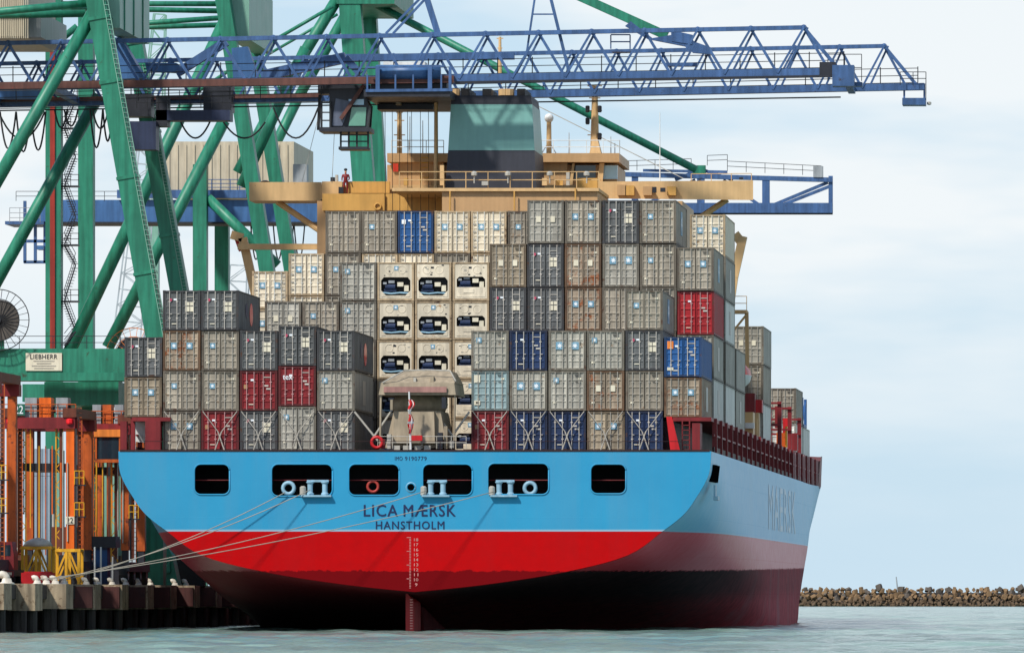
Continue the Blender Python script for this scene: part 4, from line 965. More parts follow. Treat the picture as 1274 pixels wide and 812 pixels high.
# lashing rods across the lowest tier of the aftmost bay
for c in (-6, -5, -4, -3, -2, 2, 3, 4, 5, 6):
    xc = XC+c*PITCH; z0 = BA+.15; zt = BA+HS-.02
    for sx in (-1, 1):
        r = thing('lashing_rod', 'lashing rod from the %s top corner, lowest container, %s stack from %s, aftmost bay' % ('port' if sx < 0 else 'starboard', ORD[c+7] if c <= 0 else ORD[7-c], 'port' if c <= 0 else 'starboard'), 'lashing rod', (xc, 504.8, z0), 'lashing rods on the aftmost bay')
        MB().tube((xc+sx*1.12, 504.86, zt), (xc+sx*.12, 504.78, z0+1.1), .03, n=6).build('rod', 'bar_grey', r)
        MB().tube((xc+sx*.12, 504.78, z0+1.1), (xc-sx*.35, 504.72, BA-.08), .045, n=6).build('turnbuckle', 'bar_grey', r)
for a, b, wh_ in (((441, 512), (470, 548), 'beside the slate container, port side of the vent house'), ((487, 511), (462, 548), 'against the port wall of the vent house'), ((541, 512), (566, 546), 'against the starboard wall of the vent house'), ((584, 512), (560, 546), 'beside the red container, starboard of the vent house')):
    tag(MB().tube(P(*a, 504.6), P(*b, 504.6), .07, n=6).build('deck_brace', 'galv'), 'slanting grey brace '+wh_, 'brace', 'braces beside the vent house')

# mooring ropes
def rope(a, b, sag, label):
    a, b = Vector(a), Vector(b); pts = [a.lerp(b, i/16)-Vector((0, 0, sag*4*(i/16)*(1-i/16))) for i in range(17)]
    return tag(MB().path(pts, .027, 6).build('mooring_rope', 'rope', None, True), label, 'rope', 'stern mooring ropes')
endz = QZ+.3
for (px, py), Yb, lab in (((355, 612), 498, 'mooring rope from the ring chock in the wide opening down to quay'), ((386, 609), 494, 'mooring rope from the roller in the wide opening down to quay'),
                          ((531, 610), 490, 'mooring rope from the roller right of the round hole down to quay'), ((616, 611), 486, 'longest mooring rope running under the ship name to the quay')):
    rope(P(px, py, D-.35), (QX-1.5, Yb, endz), .5, lab)
for Yb, src in ((486, 'longest mooring rope'), (490, 'rope from the roller right of the round hole'), (494, 'rope from the roller in the wide opening'), (498, 'rope from the ring chock')): bollard(Yb, .7, 'white hook bollard holding the '+src, 'bollards holding the mooring ropes')


# ------------------------------------------------------------------ quay cranes
def seg(name, a, b, Y, w, mat, parent, kind='bar', h=None, Y2=None):
    p, q = P(a[0], a[1], Y), P(b[0], b[1], Y2 or Y)
    return (MB().bar(p, q, w, h or w) if kind == 'bar' else MB().tube(p, q, w, n=10)).build(name, mat, parent, kind == 'tube')
def lin(p0, p1, x): return p0[1]+(p1[1]-p0[1])*(x-p0[0])/(p1[0]-p0[0])

# --- crane standing by the stern bays
c1 = thing('quay_crane', 'green ship to shore crane with long blue lattice boom over the ship', 'crane', (PX(190, 546), 546, QZ))
N1, R1 = 546.0, 568.0
seg('leg', (196, 425), (108, -70), N1, 1.36, 'green', c1, h=1.7)
seg('leg', (227, 382), (161, 15), R1, 1.22, 'green', c1, h=1.7)
MB().box(PX(172, N1), PX(205, N1), N1-.9, N1+.9, QZ, PZ(430, N1)).build('lower_leg', 'green', c1)
MB().box(PX(215, R1), PX(245, R1), R1-.9, R1+.9, QZ, PZ(430, R1)).build('lower_leg', 'green', c1)
MB().box(PX(104, 556), PX(150, 556), 555, 557, QZ, PZ(445, 556)).build('portal_pillar', 'green', c1)
MB().box(PX(60, 560), PX(78, 560), 559, 561, QZ, PZ(560, 560)).build('portal_pillar', 'green_pale', c1)
pb = MB().box(PX(-80, N1), PX(206, N1), N1-1, N1+1, PZ(464, N1), PZ(434.5, N1)).build('portal_beam', 'green', c1)
MB().box(PX(-80, N1), PX(206, N1), N1-1.25, N1+1.25, PZ(474, N1), PZ(464, N1)).build('beam_flange', 'green', pb)
MB().box(PX(-80, R1), PX(250, R1), R1-1, R1+1, PZ(464, R1), PZ(434, R1)).build('portal_beam', 'green', c1)
MB().box(PX(60, 551), PX(152, 551), 549, 567, PZ(505, 551), PZ(476, 551)).build('portal_box', 'green', c1)
railing('railing', [P(-60, 434, N1-.9), P(150, 434, N1-.9)], .9, 2.2, pb, 'dark_steel', r=.025)
# maker's plate on the portal beam
sg = MB().box(PX(32, 544.9), PX(77, 544.9), 544.9, 544.98, PZ(461, 544.9), PZ(439, 544.9)).build('maker_plate', 'placard', pb)
me = text_mesh('LIEBHERR', 1.9, .32, 'lettering', .012, 1.1, .004); me.transform(Matrix.Translation((PX(54.5, 544.9), 544.88, PZ(443.5, 544.9)))); link('lettering', me, 'dark_steel', sg)
m = MB()
for i, w in enumerate((13, 9, 15, 12)): m.box(PX(54.5-w, 544.9), PX(54.5+w, 544.9), 544.87, 544.9, PZ(449.3+i*3, 544.9), PZ(448.3+i*3, 544.9))
stuff(m.build('small_print', 'bar_grey', sg))
# top tie along the rails, with scalloped gusset
for X_, z0, z1 in ((PX(133, N1)+.1, 42.3, 46.5),):
    MB().box(X_-.7, X_+.7, N1+.86, R1-5, z0, z1).build('tie_beam', 'green_pale', c1)
    for k in range(3): MB().box(X_+.702, X_+.79, N1+3+k*5, N1+3.3+k*5, z0, z1-.2).build('stiffener', 'green', c1)
for a, b, Y, r in (((118, 12), (-70, 341), N1, .46), ((123, 118), (-70, 470), R1, .46), ((110, 4), (-70, 21), N1, .27), ((106, 17), (-70, 19.5), N1+3, .27), ((96, 33), (60, 62), R1, .25)):
    seg('brace_pipe', a, b, Y, r, 'green', c1, 'tube')
mh1 = MB().box(PX(-60, 552), PX(37, 552), 549, 565, PZ(49, 552), PZ(-30, 552)).build('machine_house', 'beige_house', c1)
for i in range(18): MB().box(PX(-10+i*2.6, 549), PX(-8.9+i*2.6, 549), 548.93, 549.0, PZ(48, 549), PZ(-20, 549)).build('cladding_rib', 'beige_house', mh1)
MB().box(PX(37, 552), PX(56, 552), 550, 563, PZ(49, 552), PZ(18, 552)).build('machine_house_annex', 'grey_steel', c1)
# the boom: two lattice girders
def truss(Y, b0, b1, t0, t1, tipx, step, off, bw, tw, dw, mat, parent, pair=True, xstart=-80):
    bo = thing_part('boom_girder', parent)
    seg('bottom_chord', b0, b1, Y, bw, mat, bo, h=.75); seg('top_chord', t0, t1, Y, tw, mat, bo, h=.35)
    seg('end_diagonal', t1, (tipx, b1[1]), Y, dw*1.3, mat, bo)
    x = off
    while x <= t1[0]+.1:
        for sx in (-1, 1):
            xb = x+sx*step/2
            if xb > b1[0]: continue
            p, q = (x, lin(t0, t1, x)), (xb, lin(b0, b1, xb))
            if pair and sx == -1:
                seg('diagonal', p, q, Y-.35, dw*.75, mat, bo); seg('diagonal', (x+5, lin(t0, t1, x+5)), (xb+9, q[1]), Y+.45, dw*.75, mat, bo)
            else: seg('diagonal', p, q, Y, dw, mat, bo)
        MB().sphere(P(x, lin(t0, t1, x), Y), tw*.75, 8, 5).build('node', mat, bo)
        x += step
    return bo
def thing_part(name, parent):
    o = bpy.data.objects.new(name, None); COL.objects.link(o); attach(o, parent); return o
NY, FY = 551.0, 566.0
bn = truss(NY, (-80, 109.5), (1060, 89.5), (-80, 55.5), (1000, 34.5), 1046, 66, 10, .56, .3, .2, 'blue_steel', c1)
bf = truss(FY, (-80, 131), (1150, 108), (-80, 81), (1100, 57.5), 1142, 55.5, -10, .5, .28, .19, 'blue_steel', c1)
seg('trolley_rail', (-80, 108), (565, 98.6), NY-.55, .5, 'rust_rail', bn, h=.3)
seg('trolley_rail', (-80, 126), (400, 118.5), FY-.55, .3, 'rust_rail', bf, h=.3)
seg('trolley_rail', (560, 103), (1050, 94.5), NY-.6, .16, 'dark_steel', bn, h=.2)
for Y, p0, p1, bo in ((NY+1.1, (-70, 104), (1050, 84), bn), (FY+1.1, (-70, 126), (1142, 103), bf)):
    m = MB(); k = 26
    for q in (0, 9, 18): m.tube(P(p0[0], p0[1]-q, Y), P(p1[0], p1[1]-q, Y), .03, n=5)
    for i in range(k+1): x = p0[0]+(p1[0]-p0[0])*i/k; m.tube(P(x, lin(p0, p1, x), Y), P(x, lin(p0, p1, x)-20, Y), .04, n=5)
    m.build('walkway_rail', 'cable', bo)
seg('power_cable', (-80, 139), (1046, 121), FY+.3, .1, 'cable', bf)
for (xa_, xb_, dy, Y, bo) in ((560, 1040, 12, NY+.5, bn), (-70, 455, 14, NY+.6, bn), (-70, 455, 20, NY+.9, bn), (-70, 1040, 6, FY-.6, bf)):
    pa, pb = ((-80, 109.5), (1060, 89.5)) if bo is bn else ((-80, 131), (1150, 108)); seg('running_rope', (xa_, lin(pa, pb, xa_)+dy), (xb_, lin(pa, pb, xb_)+dy*.7), Y, .055, 'cable', bo)
for i in range(11): x = 20+i*38; seg('rope_hanger', (x, lin((-80, 109.5), (1060, 89.5), x)), (x, lin((-80, 109.5), (1060, 89.5), x)+21), NY+.8, .06, 'cable', bn)
# joining frames between the girders (landward and at the tip)
for px, py in ((-40, 108), (60, 106), (1050, 92)):
    MB().bar(P(px, py, NY), Vector((PX(px, NY), FY, PZ(py, NY)-.2)), .5).build('cross_beam', 'blue_steel', c1)
MB().box(PX(1036, NY), PX(1063, NY), NY-.8, NY+.9, PZ(108, NY), PZ(82, NY)).build('girder_head', 'blue_steel', bn)
MB().box(PX(1020, NY), PX(1040, NY), NY-.6, NY+.6, PZ(96, NY), PZ(78, NY)).build('girder_head', 'dark_steel', bn)
MB().box(PX(1123, FY), PX(1152, FY), FY-1, FY+1, PZ(131.5, FY), PZ(123, FY)).build('tip_platform', 'blue_steel', bf)
railing('tip_rail', [P(1120, 106, FY-1), P(1152, 106, FY-1), P(1152, 125, FY-1)], .95, .8, bf, 'cable')
for px in (1125, 1150): seg('tip_post', (px, 124), (px, 104), FY, .14, 'blue_steel', bf)
MB().lathe(P(1156, 131, FY), [(.05, 0), (.16, .05), (.16, .22), (.05, .27)], 8).build('tip_lamp', 'galv', bf)
MB().box(PX(1038, NY), PX(1072, NY), NY+1, NY+2.4, PZ(106, NY), PZ(101, NY)).build('head_platform', 'blue_steel', bn)
railing('head_rail', [P(1030, 101, NY+1), P(1072, 101, NY+1)], 1.9, .9, bn, 'cable')
# forestay ends, inclined posts above the girder
fsY = 553.0
st = seg('forestay', (690, -18), (830, 45), fsY, .62, 'green', c1, h=.5)
MB().prism([(PX(785, fsY), PZ(27, fsY)), (PX(812, fsY), PZ(48, fsY)), (PX(848, fsY), PZ(42, fsY)), (PX(866, fsY), PZ(53, fsY)), (PX(886, fsY), PZ(60, fsY)), (PX(884, fsY), PZ(68, fsY)), (PX(862, fsY), PZ(66, fsY)), (PX(852, fsY), PZ(58, fsY)), (PX(806, fsY), PZ(49, fsY)), (PX(778, fsY), PZ(33, fsY))], fsY-.3, fsY+.3).build('stay_lug', 'blue_steel', c1)
MB().prism([(PX(835, fsY), PZ(38, fsY)), (PX(862, fsY), PZ(44, fsY)), (PX(862, fsY), PZ(56, fsY)), (PX(836, fsY), PZ(52, fsY))], fsY-.35, fsY+.35).build('stay_block', 'blue_steel', c1)
for a, b, w in (((668, -20), (655, 68), .14), ((682, -15), (708, 90), .22), ((530, -5), (546, 46), .42), ((523, -2), (480, 42), .16), ((529, -1), (489, 42), .16)): seg('stay_post', a, b, NY+.3, w, 'blue_steel', c1)
seg('stay_tie', (662, 18), (688, 18), NY+.3, .1, 'blue_steel', c1)
seg('stay_rope', (700, -12), (790, 32), NY+3, .07, 'galv', c1)
seg('stay_rope', (665, 130), (850, 222), 600, .07, 'galv', c1)
for a, b in (((758, 44), (784, 63)),): MB().box(PX(760, NY), PX(784, NY), NY+.4, NY+1.8, PZ(64, NY), PZ(61, NY)).build('inspection_platform', 'blue_steel', bn)
railing('inspection_rail', [P(760, 61, NY+.4), P(784, 61, NY+.4)], 1.0, .7, bn, 'blue_steel', (1.0, .5), .05)
MB().box(PX(826, NY), PX(866, NY), NY+1, NY+2, PZ(81, NY), PZ(77, NY)).build('inspection_platform', 'blue_steel', bn)
# gusset plates where the boom passes the legs
seg('strut', (325, 95), (430, 72), NY+1.5, .75, 'blue_steel', c1); seg('strut', (430, 72), (640, 70), FY-1.2, .5, 'blue_steel', c1); seg('strut', (430, 72), (448, 92), NY+1.4, .5, 'blue_steel', c1)
MB().prism([(PX(136, 556), PZ(48, 556)), (PX(152, 556), PZ(48, 556)), (PX(182, 556), PZ(98, 556)), (PX(142, 556), PZ(100, 556))], 555, 557).build('hinge_plate', 'blue_box', c1)
MB().prism([(PX(176, 556), PZ(76, 556)), (PX(215, 556), PZ(76, 556)), (PX(222, 556), PZ(82, 556)), (PX(212, 556), PZ(88, 556)), (PX(178, 556), PZ(86, 556))], 558, 559).build('hinge_plate', 'blue_box', c1)
seg('strut', (222, 90), (282, 52), NY+2, .6, 'blue_steel', c1)
MB().prism([(PX(288, 556), PZ(60, 556)), (PX(308, 556), PZ(58, 556)), (PX(322, 556), PZ(98, 556)), (PX(290, 556), PZ(98, 556))], 556, 557).build('hinge_plate', 'blue_box', c1)
# landward machinery platforms under the girder
for a, b, c, d, Y, mt in ((163, 196, 152, 187, 562, 'dark_blue'), (196, 288, 138, 151, 563, 'dark_blue'), (196, 210, 120, 158, 563, 'dark_steel'), (0, 60, 112, 124, 565, 'blue_box'), (155, 190, 118, 146, 564, 'dark_steel'), (255, 290, 104, 140, 566, 'dark_steel')):
    MB().box(PX(a, Y), PX(b, Y), Y-1, Y+1, PZ(d, Y), PZ(c, Y)).build('landward_platform', mt, c1)
railing('platform_rail', [P(170, 135, 562), P(290, 135, 562)], 1.3, .7, c1, 'cable', (1.0, .66, .33))
# festoon cable loops
def festoon(x0, x1, y, drop, Y, par):
    m = MB(); pts = []
    for i in range(13): u = i/12; pts.append(P(x0+(x1-x0)*u, y+drop*(1-(2*u-1)**2), Y))
    m.path(pts, .07, 5); m.build('festoon_cable', 'cable', par)
for x0, x1, y, dr in ((-2, 56, 139, 34), (0, 20, 139, 46), (20, 38, 139, 50), (38, 57, 139, 48), (68, 84, 137, 22), (80, 97, 137, 20), (112, 128, 136, 48), (128, 140, 136, 40), (224, 262, 150, 22), (278, 330, 152, 20), (340, 396, 134, 38), (115, 135, 136, 24)): festoon(x0, x1, y, dr, FY-.8, c1)
# trolley, driver's cab
tr = thing('crane_trolley', 'blue framed crane trolley riding the boom beside the ship funnel', 'trolley', P(508, 113, NY))
MB().box(PX(455, NY), PX(562, NY), NY-1.4, FY+1, PZ(122, NY), PZ(113.5, NY)).build('chassis', 'dark_steel', tr)
MB().tube(P(468, 90, NY-.6), P(548, 90, NY-.6), .52, n=14).build('hoist_drum', 'blue_box', tr, True)
MB().box(PX(462, NY), PX(556, NY), NY-.3, NY+2, PZ(112, NY), PZ(97, NY)).build('gearbox', 'dark_steel', tr)
for px, w in ((457, .12), (470, .28), (492, .12), (514, .12), (535, .3), (549, .12), (560, .2)): seg('trolley_post', (px, 113), (px, 83 if w > .15 else 93), NY-1.35, w, 'blue_steel', tr)
seg('trolley_sill', (455, 113), (563, 112), NY-1.45, .2, 'blue_steel', tr); seg('trolley_rail_top', (455, 84), (552, 82.5), NY-1.4, .12, 'blue_steel', tr)
MB().box(PX(470, NY), PX(522, NY), NY+4, NY+6, PZ(80, NY), PZ(72, NY)).build('awning', 'white', tr)
hb = MB().box(PX(472, 558), PX(541, 558), 556.5, 559.5, PZ(138, 558), PZ(131, 558)).build('head_block', 'dark_steel', tr)
for px in (474, 486, 494, 506, 518, 528, 538): seg('head_hanger', (px, 132), (px, 118), 557, .22, 'dark_steel', hb)
MB().box(PX(493, 556), PX(499, 556), 555.6, 556.4, PZ(131, 556), PZ(118, 556)).build('sheave_box', 'canvas', hb)
for px in (479, 488, 497, 507, 512, 523, 533, 541): MB().tube(P(px, 138, 556.4), P(px+.6, 300, 556.4), .022, n=5).build('hoist_rope', 'cable', tr)
MB().box(PX(476, 556.4), PX(545, 556.4), 555.8, 557, PZ(306, 556.4), PZ(299, 556.4)).build('spreader', 'yellow', tr)
cb = thing('driver_cab', "crane driver's hanging glass cab with a basket below on the blue boom", 'cab', P(430, 165, 553))
CY = 553.0
MB().box(PX(400, CY), PX(463, CY), CY-1.6, CY+1.6, PZ(165.5, CY), PZ(160, CY)).build('floor', 'dark_steel', cb)
MB().prism([(PX(412, CY), PZ(160, CY)), (PX(458, CY), PZ(160, CY)), (PX(461, CY), PZ(132, CY)), (PX(452, CY), PZ(113, CY)), (PX(412, CY), PZ(113, CY))], CY-1.2, CY+1.4).build('cabin', 'dark_steel', cb)
MB().prism([(PX(436, CY), PZ(158, CY)), (PX(456.5, CY), PZ(158, CY)), (PX(458, CY), PZ(135, CY)), (PX(440, CY), PZ(135, CY))], CY-1.26, CY-1.2).build('window', 'glass_green', cb)
MB().box(PX(436, CY), PX(455, CY), CY-1.26, CY-1.2, PZ(132, CY), PZ(125, CY)).build('window', 'glass_pale', cb)
paint('cab_grey', C(92, 100, 118), .5)
MB().prism([(PX(415, CY), PZ(158, CY)), (PX(428, CY), PZ(158, CY)), (PX(440, CY), PZ(128, CY)), (PX(420, CY), PZ(124, CY))], CY-1.27, CY-1.2).build('side_panel', 'cab_grey', cb)
seg('stair_stringer', (453, 106), (424, 148), CY-1.5, .25, 'rust_rail', cb)
for px in (400, 411): seg('gate_post', (px, 161), (px, 126), CY-1.4, .14, 'cable', cb)
for py in (128, 140, 150): seg('gate_rail', (399, py), (412, py), CY-1.4, .09, 'cable', cb)
for px in (398, 462): seg('hanger', (px, 132 if px > 430 else 118), (px-2, 162), CY+1, .2, 'cable', cb)
MB().box(PX(398, CY), PX(462, CY), CY-1, CY+1, PZ(118, CY), PZ(107, CY)).build('hanger_frame', 'dark_steel', cb)
MB().box(PX(423, CY), PX(459, CY), CY-1, CY+1, PZ(187, CY), PZ(183.5, CY)).build('basket_floor', 'dark_steel', cb)
for px in (424, 434, 444, 458): seg('basket_post', (px, 186), (px, 163), CY-.9, .13, 'cable', cb)
for py in (168, 176): seg('basket_rail', (423, py), (459, py), CY-.9, .09, 'cable', cb)
for a, b in (((416, 165), (413, 228)), ((395, 150), (376, 226))): seg('hanging_rope', a, b, 556, .035, 'galv', cb)
# cable reel on the portal beam
def reel(px, py, Y, rad, parent, mat_rim, mat_core, label=None, n=26):
    t = thing('cable_reel', label, 'cable reel', (PX(px, Y), Y, PZ(py, Y)-rad)); c = P(px, py, Y)
    MB().ring(c, rad, .035, 'y', 40, 6).build('rim', mat_rim, t); MB().ring(c, rad*.68, .03, 'y', 36, 6).build('inner_rim', mat_rim, t)
    MB().tube(c+Vector((0, .12, 0)), c+Vector((0, .42, 0)), rad*.66, n=30).build('cable_drum', mat_core, t)
    for i in range(n):
        a = 2*math.pi*i/n; d = Vector((math.cos(a), 0, math.sin(a))); MB().bar(c+d*rad*.08, c+d*rad, .035, .06).build('spoke', mat_rim, t)
    MB().tube(c+Vector((0, -.15, 0)), c+Vector((0, .5, 0)), rad*.1, n=10).build('hub', mat_rim, t)
    MB().box(c.x-.3, c.x+.3, Y+.45, Y+.8, PZ(436, Y), c.z+.2).build('bracket', 'green', t)
    return t
reel(-2, 398, 544.2, 2.15, c1, 'cable', 'drum', 'big grey spoked cable reel above the green portal beam')
reel(166, 442, 634, 2.25, None, 'orangecard', 'dark_steel', 'cable reel with orange spokes behind the stacked containers', 22)

def collar(a, b, f, Y, w, mat, par, h=2.0):
    x = a[0]+(b[0]-a[0])*f; y = a[1]+(b[1]-a[1])*f; d = .012; p = P(x-(b[0]-a[0])*d, y-(b[1]-a[1])*d, Y); q = P(x+(b[0]-a[0])*d, y+(b[1]-a[1])*d, Y)
    q = p+(q-p).normalized()*.22; MB().bar(p, q, w, h).build('flange', mat, par)
for f in (.18, .42, .66, .82): collar((196, 425), (108, -70), f, N1, 1.5, 'green', c1, 1.85)
for f in (.25, .6, .9): collar((227, 382), (161, 15), f, R1, 1.34, 'green', c1, 1.85)
for a, b, Y, par, dx in (((206, 420), (130, -6), N1-.9, c1, 0), ((232, 372), (180, 80), R1-.9, c1, 0)):
    A, B = P(*a, Y), P(*b, Y); m = MB(); n = 70
    for q in (-.16, .16): m.bar(A+Vector((q, 0, 0)), B+Vector((q, 0, 0)), .05)
    for i in range(n): p = A.lerp(B, i/n); m.box(p.x-.16, p.x+.16, Y-.02, Y+.02, p.z-.02, p.z+.02)
    m.build('ladder', 'green_pale', par)
for X_, yb, yt in ((PX(60, N1), 434, 300),): pass
# --- second crane
c2 = thing('quay_crane', 'green crane of leaning box legs behind the lattice boom, red conduit on its leg', 'crane', (PX(340, 632), 632, QZ))
N2, R2 = 632.0, 651.0
seg('leg', (351, 450), (268, -60), N2, 1.16, 'green', c2, h=1.7); seg('leg', (380, 440), (300, -40), R2, 1.08, 'green', c2, h=1.9)
ll = MB().box(PX(58, N2), PX(77, N2), N2-.7, N2+.7, QZ, PZ(-60, N2)).build('landside_leg', 'green', c2)
MB().box(PX(64, N2), PX(70, N2), N2-.85, N2-.7, PZ(436, N2), PZ(20, N2)).build('conduit', 'conduit_red', ll)
MB().box(PX(98.5, R2), PX(117, R2), R2-.7, R2+.7, QZ, PZ(-60, R2)).build('landside_leg', 'green', c2)
MB().box(PX(30, N2), PX(360, N2), N2-1, N2+1, PZ(500, N2), PZ(478, N2)).build('portal_beam', 'green', c2)
for a, b, Y, r in (((282, 22), (84, 442), N2, .53), ((279, 150), (134, 432), R2, .52), ((283, 5), (68, 5), N2, .22), ((281, 14), (68, 10), N2+3, .22), ((281, 22), (108, 34), R2-3, .22), ((281, 31), (108, 36), R2, .22), ((380, 60), (300, 232), N2+8, .45)):
    seg('brace_pipe', a, b, Y, r, 'green', c2, 'tube')
Xt = PX(296, N2)
MB().box(Xt-.8, Xt+.8, N2+.96, R2-.96, PZ(48, N2), PZ(-20, N2)).build('tie_beam', 'green_pale', c2)
# zigzag stair on the landside leg
sx0, sx1 = 79, 96
flights = [(430, 412), (412, 375), (375, 330), (330, 305), (305, 270), (270, 232), (232, 195), (195, 160), (160, 125)]
for i, (ya, yb) in enumerate(flights):
    a, b = (sx0+1, sx1-2) if i % 2 == 0 else (sx1-2, sx0+1); Y = N2-.2+.5*(i % 2)
    m = MB()
    for q in (-.3, .3): m.bar(P(a, ya, Y+q), P(b, yb, Y+q), .1)
    for k in range(1, 12): p = P(a, ya, Y).lerp(P(b, yb, Y), k/12); m.box(p.x-.25, p.x+.25, Y-.3, Y+.3, p.z-.02, p.z+.02)
    for q in (.5, 1.0): m.tube(P(a, ya, Y-.35)+Vector((0, 0, q)), P(b, yb, Y-.35)+Vector((0, 0, q)), .03, n=5)
    m.build('stair_flight', 'dark_steel', c2)
    if i % 2 == 1:
        MB().box(PX(sx0-1, Y), PX(sx1+2, Y), Y-.6, Y+.6, PZ(yb+1, Y), PZ(yb-.8, Y)).build('stair_landing', 'dark_steel', c2)
        railing('stair_rail', [P(sx0-1, yb-1, Y-.6), P(sx1+2, yb-1, Y-.6)], .9, .6, c2, 'cable')

# --- third crane, farthest along the quay
c3 = thing('quay_crane', 'farther green crane with blue box girder and beige machine house', 'crane', (PX(450, 730), 730, QZ))
N3, R3 = 730.0, 748.0
seg('leg', (434, -20), (466, 400), N3, 2.0, 'green', c3, h=1.8); seg('leg', (458, -20), (482, 400), R3, 1.3, 'green', c3, h=1.8)
MB().box(PX(241, N3), PX(258, N3), N3-.7, N3+.7, QZ, PZ(205, N3)).build('landside_leg', 'green', c3); MB().box(PX(268, R3), PX(285, R3), R3-.7, R3+.7, QZ, PZ(205, R3)).build('landside_leg', 'green', c3)
MB().box(PX(420, N3), PX(492, N3), N3-1, R3, PZ(6, N3), PZ(-25, N3)).build('head_beam', 'green', c3)
for a, b, Y, r in (((420, -2), (352, 110), N3, .55), ((352, 110), (296, 215), N3, .55), ((428, 22), (372, 120), R3, .5), ((372, 120), (322, 222), R3, .5), ((414, 8), (345, 48), N3-3, .17), ((345, 48), (240, 118), N3-3, .17), ((258, 246), (345, 330), N3, .5), ((420, 18), (330, 70), R3, .14)): seg('brace_pipe', a, b, Y, r, 'green', c3, 'tube')
g3 = MB().box(PX(46, 735), PX(400, 735), 733, 737, PZ(278, 735), PZ(250, 735)).build('box_girder', 'blue_box', c3)
MB().box(PX(400, 735), PX(780, 735), 733.2, 736.8, PZ(277, 735), PZ(251, 735)).build('box_girder', 'blue_box', c3)
MB().box(PX(44, 735), PX(400, 735), 732.6, 737.4, PZ(280, 735), PZ(277.5, 735)).build('girder_flange', 'cable', g3)
railing('girder_rail', [P(20, 250, 733), P(240, 250, 733)], .9, 2.0, g3, 'cable')
MB().box(PX(12, 735), PX(60, 735), 732, 738, PZ(281, 735), PZ(277, 735)).build('end_platform', 'blue_steel', c3)
railing('end_rail', [P(12, 277, 732), P(50, 277, 732)], 1.4, .9, c3, 'grey_steel', (1.0, .66, .33))
for px in (31, 44, 56): seg('hanging_post', (px, 250 if px == 31 else 280), (px, 327), 733, .28, 'blue_steel', c3)
for py in (300, 326): seg('hanging_beam', (30, py), (58, py), 733, .28, 'blue_steel', c3)
MB().box(PX(48, 733), PX(56, 733), 732, 733.5, PZ(311, 733), PZ(306, 733)).build('hanging_box', 'blue_box', c3)
mh = MB().box(PX(205, 738), PX(370, 738), 735, 752, PZ(242, 738), PZ(178.5, 738)).build('machine_house', 'beige_house', c3)
for i in range(15): MB().box(PX(210+i*10.5, 734.9), PX(211+i*10.5, 734.9), 734.9, 735, PZ(240, 735), PZ(180, 735)).build('cladding_rib', 'beige_house', mh)
MB().box(PX(366, 734), PX(383, 734), 733, 734.6, PZ(240, 734), PZ(205, 734)).build('switch_cabinet', 'grey_steel', mh)
MB().box(PX(150, 735), PX(310, 735), 732.4, 733, PZ(248, 735), PZ(238, 735)).build('girder_walkway', 'blue_steel', c3)
railing('walkway_rail', [P(240, 238, 732.4), P(310, 238, 732.4)], 1.1, .8, c3, 'blue_steel', (1.0, .66, .33), .04)
B3 = 736.0
seg('boom_bottom', (760, 259), (1036, 259), B3, .95, 'blue_steel', c3, h=1.2); seg('boom_top', (775, 217), (1036, 224), B3, .42, 'blue_steel', c3, h=.8); seg('boom_top', (800, 212), (905, 214), B3, .25, 'blue_steel', c3)
seg('boom_flange', (760, 265), (1036, 265), B3, .3, 'dark_steel', c3)
for px, w in ((953, .7), (872, .7), (1033.5, .4), (790, .6)): seg('boom_post', (px, 219), (px, 256), B3, w, 'blue_steel', c3)
for a, b in (((960, 256), (1030, 227)), ((966, 258), (1032, 232)), ((900, 224), (946, 256)), ((868, 212), (840, 224)), ((876, 212), (912, 224)), ((800, 256), (865, 224))): seg('boom_diagonal', a, b, B3, .3, 'blue_steel', c3)
for p, q in (((770, 213), (860, 210)), ((880, 206), (905, 205)), ((905, 213), (1022, 219))): railing('boom_rail', [P(*p, B3), P(*q, B3)], .95, 1.6, c3, 'cable')
MB().box(PX(1012, B3), PX(1024, B3), B3-.5, B3+.5, PZ(221, B3), PZ(207, B3)).build('boom_lamp_frame', 'grey_steel', c3)
seg('forestay', (440, -8), (866, 211), 734, .36, 'green', c3, 'tube')
MB().box(PX(862, B3), PX(878, B3), B3-.4, B3+.4, PZ(216, B3), PZ(206, B3)).build('stay_lug', 'green', c3)
for px in (300, 312, 340, 352, 366): festoon(px, px+13, 281, 42, 734, c3)

# --- distant lattice jibs
def lattice(name, a, b, w0, w1, Y, n, mat, label, grp=None):
    t = thing(name, label, 'crane', (P(*a, Y).x, Y, QZ)); A, B = P(*a, Y), P(*b, Y); d = (B-A).normalized(); u = d.cross(Vector((0, 1, 0))).normalized()
    k = Y/F
    def at(f, sgn, dy): return A.lerp(B, f)+u*sgn*(w0+(w1-w0)*f)*k/2+Vector((0, dy*(w0+(w1-w0)*f)*k/2, 0))
    for sgn in (-1, 1):
        for dy in (-1, 1): MB().bar(at(0, sgn, dy), at(1, sgn, dy), .16).build('chord', mat, t)
    m = MB()
    for i in range(n):
        f0, f1 = i/n, (i+1)/n
        for dy in (-1, 1): m.bar(at(f0, -1 if i % 2 else 1, dy), at(f1, 1 if i % 2 else -1, dy), .1); m.bar(at(f1, -1, dy), at(f1, 1, dy), .08)
    stuff(m.build('lacing', mat, t))
    MB().bar(A, (A.x, Y, QZ), w0*k*.6).build('mast_base', mat, t)
    return t
paint('pale_steel', C(168, 180, 186), .5)
lattice('harbour_crane', (160, 420), (183, 185), 34, 22, 900, 12, 'pale_steel', 'pale grey lattice crane boom far behind the green legs')
lattice('harbour_crane', (190, 150), (199, 18), 26, 14, 980, 7, 'green_pale', 'pale green lattice boom tip far beyond the quay cranes')
lattice('harbour_crane', (292, 430), (297, 330), 26, 24, 900, 5, 'pale_steel', 'short pale lattice boom seen between the leaning green legs')

